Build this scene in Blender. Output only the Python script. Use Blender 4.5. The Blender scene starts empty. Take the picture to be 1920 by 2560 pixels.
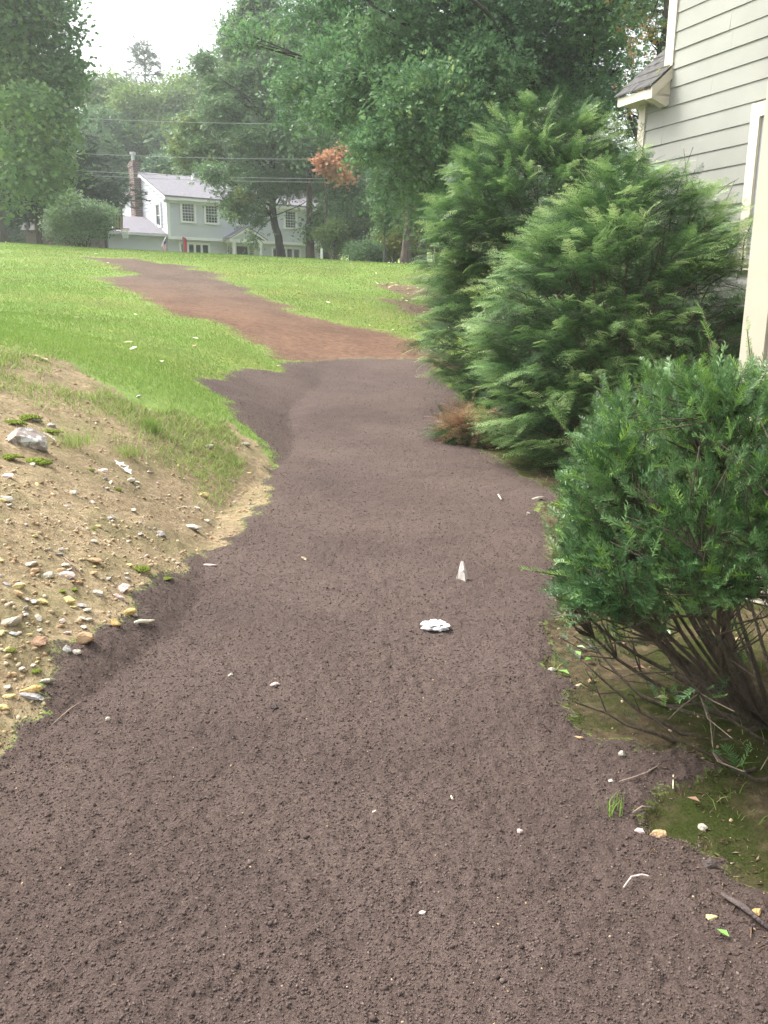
import bpy, math, random
import numpy as np
from mathutils import Matrix, Vector

# ------------------------------------------------------------------ camera
sc = bpy.context.scene
COL = sc.collection
CAM_Z, PITCH, ROLL, FOVY = 1.55, math.radians(13.7), math.radians(0.5), 2*math.atan(1280/2178)
cam_d = bpy.data.cameras.new('camera'); cam = bpy.data.objects.new('camera', cam_d); COL.objects.link(cam)
cam_d.sensor_fit = 'VERTICAL'; cam_d.sensor_height = 24; cam_d.lens = 12/math.tan(FOVY/2)
cam_d.clip_start = 0.05; cam_d.clip_end = 2000
CM = Matrix.Translation((0, 0, CAM_Z)) @ Matrix.Rotation(math.pi/2-PITCH, 4, 'X') @ Matrix.Rotation(ROLL, 4, 'Z')
cam.matrix_world = CM
sc.camera = cam
# ------------------------------------------------------------------ world, sun, exposure
SUN_AZ, SUN_EL = math.radians(-66), math.radians(52)      # azimuth from +Y towards +X
w = bpy.data.worlds.new('World'); sc.world = w; w.use_nodes = True
wn = w.node_tree; bg = wn.nodes['Background']
sky = wn.nodes.new('ShaderNodeTexSky'); sky.sky_type = 'NISHITA'; sky.sun_disc = False
sky.sun_elevation = SUN_EL; sky.sun_rotation = SUN_AZ
sky.air_density = 1.6; sky.dust_density = 6.0; sky.ozone_density = 1.0
hs = wn.nodes.new('ShaderNodeHueSaturation'); hs.inputs['Saturation'].default_value = 0.35
wn.links.new(sky.outputs[0], hs.inputs['Color']); wn.links.new(hs.outputs[0], bg.inputs[0])
bg.inputs[1].default_value = 0.15
sl = bpy.data.lights.new('sun', 'SUN'); so = bpy.data.objects.new('sun', sl); COL.objects.link(so)
sl.energy = 1.25; sl.angle = math.radians(22); sl.color = (1.0, 0.96, 0.9)
sd = Vector((math.sin(SUN_AZ)*math.cos(SUN_EL), math.cos(SUN_AZ)*math.cos(SUN_EL), math.sin(SUN_EL)))
so.rotation_euler = sd.to_track_quat('Z', 'Y').to_euler(); so.location = (-20, 20, 40)
sc.view_settings.view_transform = 'Standard'; sc.view_settings.look = 'None'
sc.view_settings.gamma = 1; sc.view_settings.exposure = 1.66
sc.render.engine = 'CYCLES'
sc.cycles.max_bounces = 6; sc.cycles.diffuse_bounces = 3; sc.cycles.glossy_bounces = 2
sc.cycles.transmission_bounces = 4; sc.cycles.volume_bounces = 1; sc.cycles.transparent_max_bounces = 6
sc.cycles.use_denoising = True; sc.cycles.denoiser = 'OPENIMAGEDENOISE'; sc.cycles.denoising_input_passes = 'RGB_ALBEDO_NORMAL'; sc.cycles.denoising_prefilter = 'NONE'

rs = np.random.RandomState(11)
random.seed(5)

# ------------------------------------------------------------------ measuring: a pixel of the 1920x2560 photo -> world
FPX = 2178.0
def ray(px, py):
    d = CM.to_3x3() @ Vector(((px-960)/FPX, (1280-py)/FPX, -1.0))
    return np.array(d)
def at(px, py, Y):
    d = ray(px, py); t = Y/d[1]
    return np.array([d[0]*t, Y, CAM_Z+d[2]*t])

# ------------------------------------------------------------------ noise
def _hash(ix, iy, seed):
    n = (ix.astype(np.int64)*374761393 + iy.astype(np.int64)*668265263 + seed*974634777) & 0x7fffffff
    n = (n ^ (n >> 13)) * 1274126177 & 0x7fffffff
    n = (n ^ (n >> 16))
    return (n & 0xffff)/65535.0
def vnoise(x, y, seed=0):
    ix = np.floor(x); iy = np.floor(y); fx = x-ix; fy = y-iy
    fx = fx*fx*(3-2*fx); fy = fy*fy*(3-2*fy)
    a = _hash(ix, iy, seed); b = _hash(ix+1, iy, seed); c = _hash(ix, iy+1, seed); d = _hash(ix+1, iy+1, seed)
    return (a*(1-fx)+b*fx)*(1-fy)+(c*(1-fx)+d*fx)*fy
def fbm(x, y, seed=0, o=4):
    s = 0; a = .5
    for k in range(o):
        s = s + a*vnoise(x*2**k+k*17.3, y*2**k-k*9.1, seed+k); a *= .5
    return s/(1-.5**o)
def sstep(a, b, x):
    t = np.clip((x-a)/(b-a), 0, 1); return t*t*(3-2*t)

# ------------------------------------------------------------------ terrain height
_py = [-60, 0, 8, 12, 16, 20, 25, 30, 34, 37, 40, 45, 60, 90, 130, 200, 400]
_pz = [-.3, 0, 0.02, .2, .58, 1.08, 1.82, 2.5, 2.88, 3.0, 3.0, 2.95, 3.05, 4.0, 8, 16, 26]
_tg = np.linspace(-60, 400, 4601); _tz = np.interp(_tg, _py, _pz)
_k = np.exp(-np.linspace(-2, 2, 41)**2); _k /= _k.sum()
_tz = np.convolve(np.pad(_tz, 20, mode='edge'), _k, 'valid')
def height(x, y):
    x = np.asarray(x, float); y = np.asarray(y, float)
    z = np.interp(y, _tg, _tz)
    z = z - np.clip(x, -30, 30)*np.interp(y, [6, 12, 18, 35, 50, 70], [0, .05, .06, .041, .03, 0])
    d = np.maximum(0, -x-1.05-.12*np.sin(y*1.3)-.25*sstep(4.5, 2.5, y))
    cap = np.interp(y, [8, 14], [1.3, .8]); slp = np.interp(y, [7.5, 12, 16], [.6, .28, .2])
    b = cap*np.tanh(slp*d/cap)
    fall = sstep(27, 10, y)*sstep(-8, -2, y)
    low = sstep(-16, -7, x)
    z = z + b*fall*low
    z = z + .06*(fbm(x*.5, y*.5, 3)-.5)*sstep(-1, -3, x) + .05*(fbm(x*.3, y*.3, 8, 3)-.5)
    return z
def ground(px, py):
    """where the sight line through a photo pixel meets the ground"""
    d = ray(px, py); t = 0.8; o = np.array([0, 0, CAM_Z])
    while t < 120:
        p = o+d*t
        if p[2] < height(p[0], p[1]): break
        t *= 1.01
    lo, hi = t/1.01, t
    for _ in range(20):
        m = (lo+hi)/2; p = o+d*m
        if p[2] < height(p[0], p[1]): hi = m
        else: lo = m
    p = o+d*hi
    return np.array([p[0], p[1], float(height(p[0], p[1]))])
K = 1920/1659.0
def gd(dx, dy): return ground(dx*K, dy*K)      # pixel measured on the 1659-wide view

# ------------------------------------------------------------------ mesh helpers
def mesh_obj(name, V, faces=None, tris=None, quads=None, mats=(), parent=None, attrs=None, smooth=False, midx=None):
    me = bpy.data.meshes.new(name)
    if faces is not None:
        me.from_pydata([tuple(v) for v in V], [], faces)
    else:
        V = np.asarray(V, np.float32)
        parts = []; tot = []
        if tris is not None and len(tris): parts.append(np.asarray(tris, np.int32).ravel()); tot.append(np.full(len(tris), 3, np.int32))
        if quads is not None and len(quads): parts.append(np.asarray(quads, np.int32).ravel()); tot.append(np.full(len(quads), 4, np.int32))
        li = np.concatenate(parts); lt = np.concatenate(tot)
        ls = np.concatenate([[0], np.cumsum(lt)[:-1]]).astype(np.int32)
        me.vertices.add(len(V)); me.vertices.foreach_set('co', V.ravel())
        me.loops.add(len(li)); me.loops.foreach_set('vertex_index', li)
        me.polygons.add(len(lt)); me.polygons.foreach_set('loop_start', ls); me.polygons.foreach_set('loop_total', lt)
        me.update(calc_edges=True)
    for m in mats: me.materials.append(m)
    if midx is not None: me.polygons.foreach_set('material_index', np.asarray(midx, np.int32))
    if smooth: me.polygons.foreach_set('use_smooth', np.ones(len(me.polygons), bool))
    if attrs:
        for k, a in attrs.items():
            at_ = me.attributes.new(k, 'FLOAT', 'POINT'); at_.data.foreach_set('value', np.asarray(a, np.float32))
    me.update()
    o = bpy.data.objects.new(name, me); COL.objects.link(o)
    if parent is not None: o.parent = parent
    return o
def tag(o, label=None, cat=None, group=None, kind=None):
    if label: o['label'] = label
    if cat: o['category'] = cat
    if group: o['group'] = group
    if kind: o['kind'] = kind
    return o
def empty(name, loc, label, cat, group=None, rz=0):
    o = bpy.data.objects.new(name, None); COL.objects.link(o); o.location = tuple(float(c) for c in loc); o.rotation_euler = (0, 0, rz)
    o.empty_display_size = .2
    return tag(o, label, cat, group)
class MB:
    """collects boxes, prisms and tubes into one mesh"""
    def __init__(s): s.V = []; s.F = []; s.M = []; s.m = 0
    def add(s, V, F):
        n = len(s.V); s.V += [tuple(map(float, v)) for v in V]; s.F += [tuple(i+n for i in f) for f in F]; s.M += [s.m]*len(F); return s
    def box(s, x0, x1, y0, y1, z0, z1):
        V = [(x, y, z) for z in (z0, z1) for y in (y0, y1) for x in (x0, x1)]
        return s.add(V, [(0, 2, 3, 1), (4, 5, 7, 6), (0, 1, 5, 4), (2, 6, 7, 3), (0, 4, 6, 2), (1, 3, 7, 5)])
    def prism(s, poly, ax, a0, a1):
        """poly in the two other axes, extruded along ax"""
        n = len(poly); V = []
        for a in (a0, a1):
            for p in poly:
                v = list(p); v.insert(ax, a); V.append(v)
        F = [tuple(range(n)), tuple(range(2*n-1, n-1, -1))]+[(i, (i+1) % n, (i+1) % n+n, i+n) for i in range(n)]
        return s.add(V, F)
    def tube(s, P, R, n=6):
        V, F = tube(P, R, n); return s.add(V, F)
    def build(s, name, mats, parent=None, smooth=False):
        if not isinstance(mats, (list, tuple)): mats = [mats]
        return mesh_obj(name, s.V, faces=s.F, mats=mats, parent=parent, smooth=smooth, midx=s.M if len(mats) > 1 else None)
def tube(P, R, n=6):
    P = np.asarray(P, float); m = len(P)
    R = np.broadcast_to(np.asarray(R, float), (m,))
    T = np.gradient(P, axis=0); T /= np.linalg.norm(T, axis=1, keepdims=True)+1e-9
    ref = np.array([0, 0, 1.0]) if abs(T[0][2]) < .9 else np.array([1.0, 0, 0])
    V = []
    for i in range(m):
        a = np.cross(ref, T[i]); a /= np.linalg.norm(a)+1e-9; b = np.cross(T[i], a)
        for k in range(n):
            th = 2*math.pi*k/n; V.append(P[i]+R[i]*(math.cos(th)*a+math.sin(th)*b))
    F = [(i*n+k, i*n+(k+1) % n, (i+1)*n+(k+1) % n, (i+1)*n+k) for i in range(m-1) for k in range(n)]
    F += [tuple(range(n-1, -1, -1)), tuple((m-1)*n+k for k in range(n))]
    return V, F
class Tubes:
    """many tubes in one all-quad mesh"""
    def __init__(s): s.V = []; s.Q = []; s.n = 0
    def add(s, P, R, n=5):
        V, F = tube(P, R, n); F = F[:-2]
        s.V.append(np.array(V)); s.Q.append(np.array(F)+s.n); s.n += len(V)
    def arrays(s): return np.concatenate(s.V), np.concatenate(s.Q)
def rotmats(fwd, up):
    """columns: x=side, y=fwd, z=normal"""
    f = fwd/(np.linalg.norm(fwd, axis=1, keepdims=True)+1e-9)
    sd_ = np.cross(f, up); sd_ /= np.linalg.norm(sd_, axis=1, keepdims=True)+1e-9
    nn = np.cross(sd_, f)
    return np.stack([sd_, f, nn], axis=2)
def replicate(tmpl, R, T, S):
    """tmpl = list of (V, faces array (k cols)); returns V, F per instance set (random variant)"""
    n = len(T); which = rs.randint(0, len(tmpl), n)
    Vs = []; Fs = []; ids = []; off = 0
    for k, (V, Fa) in enumerate(tmpl):
        idx = np.where(which == k)[0]
        if not len(idx): continue
        W = np.einsum('nij,vj->nvi', R[idx], V)*S[idx][:, None, None]+T[idx][:, None, :]
        Fa_ = (Fa[None]+(np.arange(len(idx))*len(V))[:, None, None]).reshape(-1, Fa.shape[1])+off
        Vs.append(W.reshape(-1, 3)); Fs.append(Fa_); ids.append(np.repeat(idx, len(V))); off += len(idx)*len(V)
    return np.concatenate(Vs), np.concatenate(Fs), np.concatenate(ids)
def unit(v): return v/(np.linalg.norm(v, axis=-1, keepdims=True)+1e-9)
def rdir(n):
    return unit(rs.normal(size=(n, 3)))

# ------------------------------------------------------------------ materials
def new_mat(name):
    m = bpy.data.materials.new(name); m.use_nodes = True
    return m, m.node_tree.nodes, m.node_tree.links, m.node_tree.nodes['Principled BSDF']
def rgb(c): return (c[0], c[1], c[2], 1)
def plain(name, c, rough=.7, var=.12, scale=8, bump=0, bscale=60, metallic=0, spec=.3):
    m, N, L, P = new_mat(name)
    P.inputs['Roughness'].default_value = rough; P.inputs['Metallic'].default_value = metallic
    P.inputs['Specular IOR Level'].default_value = spec
    tc = N.new('ShaderNodeTexCoord'); no = N.new('ShaderNodeTexNoise'); no.inputs['Scale'].default_value = scale; no.inputs['Detail'].default_value = 5
    L.new(tc.outputs['Object'], no.inputs['Vector'])
    cr = N.new('ShaderNodeValToRGB'); cr.color_ramp.elements[0].position = .3; cr.color_ramp.elements[1].position = .7
    cr.color_ramp.elements[0].color = rgb([k*(1-var) for k in c]); cr.color_ramp.elements[1].color = rgb([min(1, k*(1+var)) for k in c])
    L.new(no.outputs['Fac'], cr.inputs['Fac']); L.new(cr.outputs[0], P.inputs['Base Color'])
    if bump:
        n2 = N.new('ShaderNodeTexNoise'); n2.inputs['Scale'].default_value = bscale; n2.inputs['Detail'].default_value = 6
        L.new(tc.outputs['Object'], n2.inputs['Vector'])
        b = N.new('ShaderNodeBump'); b.inputs['Strength'].default_value = bump; b.inputs['Distance'].default_value = .02
        L.new(n2.outputs['Fac'], b.inputs['Height']); L.new(b.outputs[0], P.inputs['Normal'])
    return m
def foliage(name, stops, rough=.55, trans=.35, spec=.25, attr='tone'):
    """stops: list of (pos, colour) looked up with the per-leaf attribute"""
    m, N, L, P = new_mat(name)
    a = N.new('ShaderNodeAttribute'); a.attribute_name = attr
    cr = N.new('ShaderNodeValToRGB'); e = cr.color_ramp.elements
    e[0].position = stops[0][0]; e[0].color = rgb(stops[0][1]); e[1].position = stops[-1][0]; e[1].color = rgb(stops[-1][1])
    for p, c in stops[1:-1]:
        x = e.new(p); x.color = rgb(c)
    L.new(a.outputs['Fac'], cr.inputs['Fac']); L.new(cr.outputs[0], P.inputs['Base Color'])
    P.inputs['Roughness'].default_value = rough; P.inputs['Specular IOR Level'].default_value = spec
    if trans > 0:
        t = N.new('ShaderNodeBsdfTranslucent'); L.new(cr.outputs[0], t.inputs['Color'])
        mx = N.new('ShaderNodeMixShader'); mx.inputs[0].default_value = trans
        L.new(P.outputs[0], mx.inputs[1]); L.new(t.outputs[0], mx.inputs[2])
        L.new(mx.outputs[0], N['Material Output'].inputs['Surface'])
    return m
def bark(name, c, scale=14):
    m, N, L, P = new_mat(name)
    tc = N.new('ShaderNodeTexCoord'); mp = N.new('ShaderNodeMapping'); mp.inputs['Scale'].default_value = (1, 1, .18)
    no = N.new('ShaderNodeTexNoise'); no.inputs['Scale'].default_value = scale; no.inputs['Detail'].default_value = 8; no.inputs['Roughness'].default_value = .7
    L.new(tc.outputs['Object'], mp.inputs[0]); L.new(mp.outputs[0], no.inputs['Vector'])
    cr = N.new('ShaderNodeValToRGB'); cr.color_ramp.elements[0].position = .35; cr.color_ramp.elements[1].position = .68
    cr.color_ramp.elements[0].color = rgb([k*.5 for k in c]); cr.color_ramp.elements[1].color = rgb([k*1.5 for k in c])
    L.new(no.outputs['Fac'], cr.inputs[0]); L.new(cr.outputs[0], P.inputs['Base Color'])
    b = N.new('ShaderNodeBump'); b.inputs['Strength'].default_value = .7; b.inputs['Distance'].default_value = .03
    L.new(no.outputs['Fac'], b.inputs['Height']); L.new(b.outputs[0], P.inputs['Normal']); P.inputs['Roughness'].default_value = .9
    return m

# ================================================================== GROUND
def pts(lst): return np.array([gd(*p)[:2] for p in lst])
soil_poly = np.concatenate([
    pts([(60, 1530), (100, 1490), (150, 1425), (188, 1385), (240, 1330), (305, 1290), (380, 1245), (440, 1215), (520, 1160),
         (568, 1110), (585, 1060), (592, 1010), (580, 985), (556, 955), (520, 925), (497, 905), (487, 880), (490, 862), (425, 826),
         (440, 822), (497, 824), (500, 803), (520, 796), (570, 800), (610, 806), (640, 785), (740, 772), (910, 775), (960, 830)]),
    np.array([[1.3, 11.2], [1.05, 10.3]]),
    pts([(985, 930), (1040, 958), (1068, 990), (1090, 1020), (1165, 1045), (1200, 1070), (1185, 1105), (1195, 1150), (1190, 1200), (1215, 1250), (1235, 1320),
         (1190, 1400), (1205, 1440), (1250, 1500), (1225, 1530), (1240, 1580), (1290, 1625), (1370, 1615), (1470, 1620), (1530, 1660),
         (1480, 1700), (1420, 1725), (1385, 1760), (1420, 1800), (1480, 1815), (1560, 1870), (1600, 1930), (1659, 1975)]),
    np.array([[2.3, 1.2], [2.6, -3], [-2.6, -3], [-2.2, 1.2], [-1.75, 2.2]]),
    pts([(0, 1600)])])
red_poly = pts([(165, 553), (215, 557), (300, 559), (400, 575), (470, 594), (545, 630), (640, 674), (760, 704), (830, 722), (915, 742), (915, 776), (740, 773), (640, 786),
                (600, 775), (560, 748), (530, 738), (495, 708), (470, 690), (400, 682), (330, 660), (270, 622), (215, 607), (200, 598), (290, 594), (250, 580), (230, 570), (200, 562)])
grav_poly = np.concatenate([
    pts([(0, 760), (80, 772), (160, 795), (230, 828), (300, 866), (380, 895), (440, 905), (497, 905), (520, 925), (556, 955), (580, 985), (592, 1010), (585, 1060), (568, 1110),
         (520, 1160), (440, 1215), (380, 1245), (305, 1290), (240, 1330), (188, 1385), (150, 1425), (100, 1490), (60, 1530), (0, 1600)]),
    np.array([[-1.75, 2.2], [-2.2, 1.2], [-2.6, -3], [-9, -3], [-9, 7.5], [-5.5, 9.5]])])
litter_poly = pts([(838, 618), (870, 606), (925, 600), (925, 700), (880, 690), (845, 668), (850, 640)])
right_poly = np.concatenate([np.array([[1.05, 10.3], [1.3, 11.2]]), np.array([[2.0, 13.4], [9, 14], [12, -3], [2.6, -3], [2.3, 1.2]]),
    pts([(1659, 1975), (1600, 1930), (1560, 1870), (1480, 1815), (1420, 1800), (1385, 1760), (1420, 1725), (1480, 1700), (1530, 1660), (1470, 1620), (1370, 1615),
         (1290, 1625), (1240, 1580), (1225, 1530), (1250, 1500), (1205, 1440), (1190, 1400), (1235, 1320), (1215, 1250), (1190, 1200), (1195, 1150), (1185, 1105),
         (1200, 1070), (1165, 1045), (1090, 1020), (1068, 990), (1040, 958), (985, 930)])])
def sdist(poly, x, y):
    """signed distance, positive inside"""
    d2 = np.full(x.shape, 1e9); ins = np.zeros(x.shape, bool); n = len(poly)
    for i in range(n):
        a = poly[i]; b = poly[(i+1) % n]; ex, ey = b-a
        L2 = ex*ex+ey*ey+1e-12
        t = np.clip(((x-a[0])*ex+(y-a[1])*ey)/L2, 0, 1)
        d2 = np.minimum(d2, (x-a[0]-t*ex)**2+(y-a[1]-t*ey)**2)
        c = ((a[1] > y) != (b[1] > y)) & (x < (b[0]-a[0])*(y-a[1])/(b[1]-a[1]+1e-12)+a[0]); ins ^= c
    d = np.sqrt(d2); return np.where(ins, d, -d)
def masks(x, y):
    r = np.sqrt(x*x+y*y)
    k = np.clip(r*.012, .015, .3)                       # raggedness grows with the scale of the patches
    n = (fbm(x*6, y*6, 21, 4)-.5)*2*.14+(fbm(x*1.3, y*1.3, 31, 3)-.5)*k*3
    wd_ = .045+.011*r
    soil = sstep(-1, 1, (sdist(soil_poly, x, y)+n)/wd_)
    red = sstep(-.6, .6, sdist(red_poly, x, y)+n*1.2+1.4*sstep(1.3, .3, -sdist(soil_poly, x, y))*sstep(14.2, 15.2, y)*sstep(-1.9, -1.2, x))
    gw_ = np.interp(y, [5.5, 8.5], [.08, .35])
    grav = sstep(-1, 1, (sdist(grav_poly, x, y)+n*(1+2*sstep(5.5, 8.5, y))+.16*sstep(.35, .1, -sdist(soil_poly, x, y))*sstep(9.5, 8.5, y))/gw_)
    lit = sstep(-.3, .4, sdist(litter_poly, x, y)+n*3)
    right = sstep(-.07, .07, sdist(right_poly, x, y)+n+.2)
    red = np.clip(red-soil, 0, 1); grav = np.clip(grav-soil-red, 0, 1); right = np.clip(right-soil, 0, 1)
    return soil, red, grav, lit, right
# polar sheet round the standpoint, fine where it is near
rr = np.concatenate([np.geomspace(.04, .9, 14)[:-1], .9*1.0058**np.arange(0, 480)])
rr = np.concatenate([rr, rr[-1]*1.009**np.arange(1, 215)])
rr = np.concatenate([rr, rr[-1]*1.03**np.arange(1, 60)])
th = np.radians(np.concatenate([np.arange(-180, -34, 4.0), np.arange(-34, 34, .21), np.arange(34, 180, 4.0)]))
RR, TH = np.meshgrid(rr, th, indexing='ij')
gx = RR*np.sin(TH); gy = RR*np.cos(TH)
gz = height(gx, gy)
m_soil, m_red, m_grav, m_lit, m_right = masks(gx, gy)
near = np.clip(1.3-RR*.06, 0, 1)
lum = (np.abs(fbm(gx*16, gy*16, 41, 3)-.5)*2)
lump = (fbm(gx*42, gy*42, 5, 3)-.5)
big = (fbm(gx*2.2, gy*2.2, 51, 3)-.5)
gz = gz+m_soil*(.014+near*(.017*lump+.014*(lum-.25)))+m_soil*.03*big
gz = gz+m_red*(.012*(fbm(gx*7, gy*7, 61, 3)-.5)*2)
gz = gz+m_grav*near*(.016*lump+.05*(fbm(gx*5, gy*5, 63, 3)-.5))
gz = gz+m_right*near*(.02*(fbm(gx*9, gy*9, 64, 4)-.5))
edge_pile = np.exp(-(sdist(soil_poly, gx, gy)-.12)**2/.02)*near*m_soil
gz = gz+edge_pile*.02*fbm(gx*9, gy*9, 77, 3)
nr, nt = gx.shape
V = np.stack([gx, gy, gz], -1).reshape(-1, 3)
ii, jj = np.meshgrid(np.arange(nr-1), np.arange(nt), indexing='ij')
jn = (jj+1) % nt
Q = np.stack([ii*nt+jj, ii*nt+jn, (ii+1)*nt+jn, (ii+1)*nt+jj], -1).reshape(-1, 4)[:, ::-1]
def zg(x, y):
    """height of the finished sheet"""
    x = np.atleast_1d(np.asarray(x, float)); y = np.atleast_1d(np.asarray(y, float))
    r = np.sqrt(x*x+y*y); t = np.arctan2(x, y)
    i = np.clip(np.searchsorted(rr, r)-1, 0, nr-2); j = np.clip(np.searchsorted(th, t)-1, 0, nt-2)
    u = np.clip((r-rr[i])/(rr[i+1]-rr[i]), 0, 1); v = np.clip((t-th[j])/(th[j+1]-th[j]), 0, 1)
    return (gz[i, j]*(1-u)+gz[i+1, j]*u)*(1-v)+(gz[i, j+1]*(1-u)+gz[i+1, j+1]*u)*v

def ground_material():
    m, N, L, P = new_mat('ground_cover')
    geo = N.new('ShaderNodeNewGeometry')
    def attr(n):
        a = N.new('ShaderNodeAttribute'); a.attribute_name = n; return a.outputs['Fac']
    def noise(s, d=6, r=.6, v=None):
        n = N.new('ShaderNodeTexNoise'); n.inputs['Scale'].default_value = s; n.inputs['Detail'].default_value = d; n.inputs['Roughness'].default_value = r
        L.new(v or geo.outputs['Position'], n.inputs['Vector']); return n.outputs['Fac']
    def ramp(f, stops):
        c = N.new('ShaderNodeValToRGB'); e = c.color_ramp.elements
        e[0].position, e[0].color = stops[0][0], rgb(stops[0][1]); e[1].position, e[1].color = stops[-1][0], rgb(stops[-1][1])
        for p, q in stops[1:-1]:
            x = e.new(p); x.color = rgb(q)
        L.new(f, c.inputs[0]); return c.outputs[0]
    def mix(f, a, b):
        x = N.new('ShaderNodeMix'); x.data_type = 'RGBA'
        if isinstance(f, float): x.inputs[0].default_value = f
        else: L.new(f, x.inputs[0])
        L.new(a, x.inputs[6]); L.new(b, x.inputs[7]); return x.outputs[2]
    fine, mid, big_ = noise(120, 5, .7), noise(22, 6), noise(1.1, 5)
    grass = ramp(mid, [(.3, (.14, .215, .05)), (.55, (.19, .28, .07)), (.75, (.25, .33, .10))])
    grass = mix(ramp(noise(.55, 4), [(.42, (0, 0, 0)), (.65, (.75, .75, .75))]), grass, ramp(mid, [(.3, (.13, .17, .035)), (.7, (.28, .27, .09))]))
    soil = ramp(fine, [(.25, (.046, .034, .030)), (.5, (.092, .068, .061)), (.72, (.145, .11, .099))])
    soil = mix(ramp(big_, [(.35, (0, 0, 0)), (.7, (.6, .6, .6))]), soil, ramp(fine, [(.25, (.064, .046, .038)), (.72, (.168, .124, .104))]))
    red = ramp(noise(14, 8, .7), [(.3, (.07, .049, .039)), (.5, (.12, .086, .067)), (.7, (.175, .132, .105))])
    grav = ramp(noise(30, 8, .75), [(.3, (.16, .115, .065)), (.5, (.31, .24, .145)), (.68, (.45, .37, .25))])
    grav = mix(ramp(noise(2.6, 5), [(.45, (0, 0, 0)), (.62, (.8, .8, .8))]), grav, ramp(mid, [(.3, (.15, .135, .06)), (.7, (.3, .255, .145))]))
    lit = ramp(noise(9, 6), [(.3, (.12, .085, .055)), (.7, (.24, .17, .12))])
    rgt = ramp(mid, [(.3, (.05, .038, .024)), (.55, (.115, .09, .05)), (.75, (.21, .175, .10))])
    moss = ramp(fine, [(.3, (.018, .028, .005)), (.7, (.06, .078, .014))])
    rgt = mix(ramp(noise(1.7, 6, .65), [(.44, (0, 0, 0)), (.56, (1, 1, 1))]), rgt, moss)
    def rag(nm_, sc_, amt):
        a = attr(nm_); n = noise(sc_, 4, .7); m1 = N.new('ShaderNodeMath'); m1.operation = 'MULTIPLY_ADD'; L.new(n, m1.inputs[0]); m1.inputs[1].default_value = amt*2; m1.inputs[2].default_value = -amt
        m2 = N.new('ShaderNodeMath'); m2.operation = 'ADD'; L.new(a, m2.inputs[0]); L.new(m1.outputs[0], m2.inputs[1])
        m3 = N.new('ShaderNodeMapRange'); m3.inputs[1].default_value = .38; m3.inputs[2].default_value = .62; L.new(m2.outputs[0], m3.inputs[0]); return m3.outputs[0]
    sy_ = N.new('ShaderNodeSeparateXYZ'); L.new(geo.outputs['Position'], sy_.inputs[0]); mr = N.new('ShaderNodeMapRange'); mr.inputs[1].default_value = 24; mr.inputs[2].default_value = 17.5; L.new(sy_.outputs[1], mr.inputs[0])
    red = mix(mr.outputs[0], red, ramp(noise(9, 8, .7), [(.3, (.105, .058, .038)), (.7, (.2, .122, .08))]))
    col = mix(attr('litter'), grass, lit); col = mix(rag('gravel', 40, .7), col, grav); col = mix(rag('right', 40, .8), col, rgt)
    col = mix(rag('red', 16, .9), col, red); col = mix(rag('soil', 55, .9), col, soil)
    L.new(col, P.inputs['Base Color']); P.inputs['Roughness'].default_value = .95; P.inputs['Specular IOR Level'].default_value = .15
    damp = N.new('ShaderNodeMix'); damp.data_type = 'RGBA'; damp.blend_type = 'MULTIPLY'; damp.inputs[0].default_value = 1; L.new(col, damp.inputs[6]); L.new(ramp(noise(.8, 7, .62), [(.32, (.74, .72, .72)), (.62, (1.06, 1.05, 1.03))]), damp.inputs[7]); col = damp.outputs[2]; L.new(col, P.inputs['Base Color'])
    b = N.new('ShaderNodeBump'); b.inputs['Strength'].default_value = .9; b.inputs['Distance'].default_value = .012
    L.new(noise(75, 8, .75), b.inputs['Height'])
    b2 = N.new('ShaderNodeBump'); b2.inputs['Strength'].default_value = .6; b2.inputs['Distance'].default_value = .05
    L.new(noise(11, 6, .7), b2.inputs['Height']); L.new(b.outputs[0], b2.inputs['Normal']); L.new(b2.outputs[0], P.inputs['Normal'])
    return m
GM = ground_material()
A = dict(soil=m_soil.ravel(), red=m_red.ravel(), gravel=m_grav.ravel(), litter=m_lit.ravel(), right=m_right.ravel())
qa = {k: v[Q].mean(1) for k, v in A.items()}
cls = np.zeros(len(Q), int)
cls[qa['gravel'] > .5] = 1; cls[qa['right'] > .5] = 2; cls[qa['red'] > .5] = 3; cls[qa['soil'] > .5] = 4
for c, nm in enumerate(['lawn', 'gravel_bank', 'mossy_ground', 'bare_earth', 'soil_path']):
    q = Q[cls == c]; u, inv = np.unique(q, return_inverse=True); inv = inv.reshape(q.shape)
    o = mesh_obj(nm, V[u], quads=inv, mats=[GM], attrs={k: a[u] for k, a in A.items()}, smooth=True)
    tag(o, kind='structure')
tag(bpy.data.objects['lawn'], 'green lawn rising to the crest of the slope', 'lawn')
tag(bpy.data.objects['gravel_bank'], 'pale stony bank rising left of the dark path', 'bank')
tag(bpy.data.objects['mossy_ground'], 'mossy bare ground under the evergreen shrubs', 'ground')
tag(bpy.data.objects['bare_earth'], 'reddish brown strip of raked earth crossing the lawn', 'ground')
tag(bpy.data.objects['soil_path'], 'wide swath of fresh dark topsoil', 'path')

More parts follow.
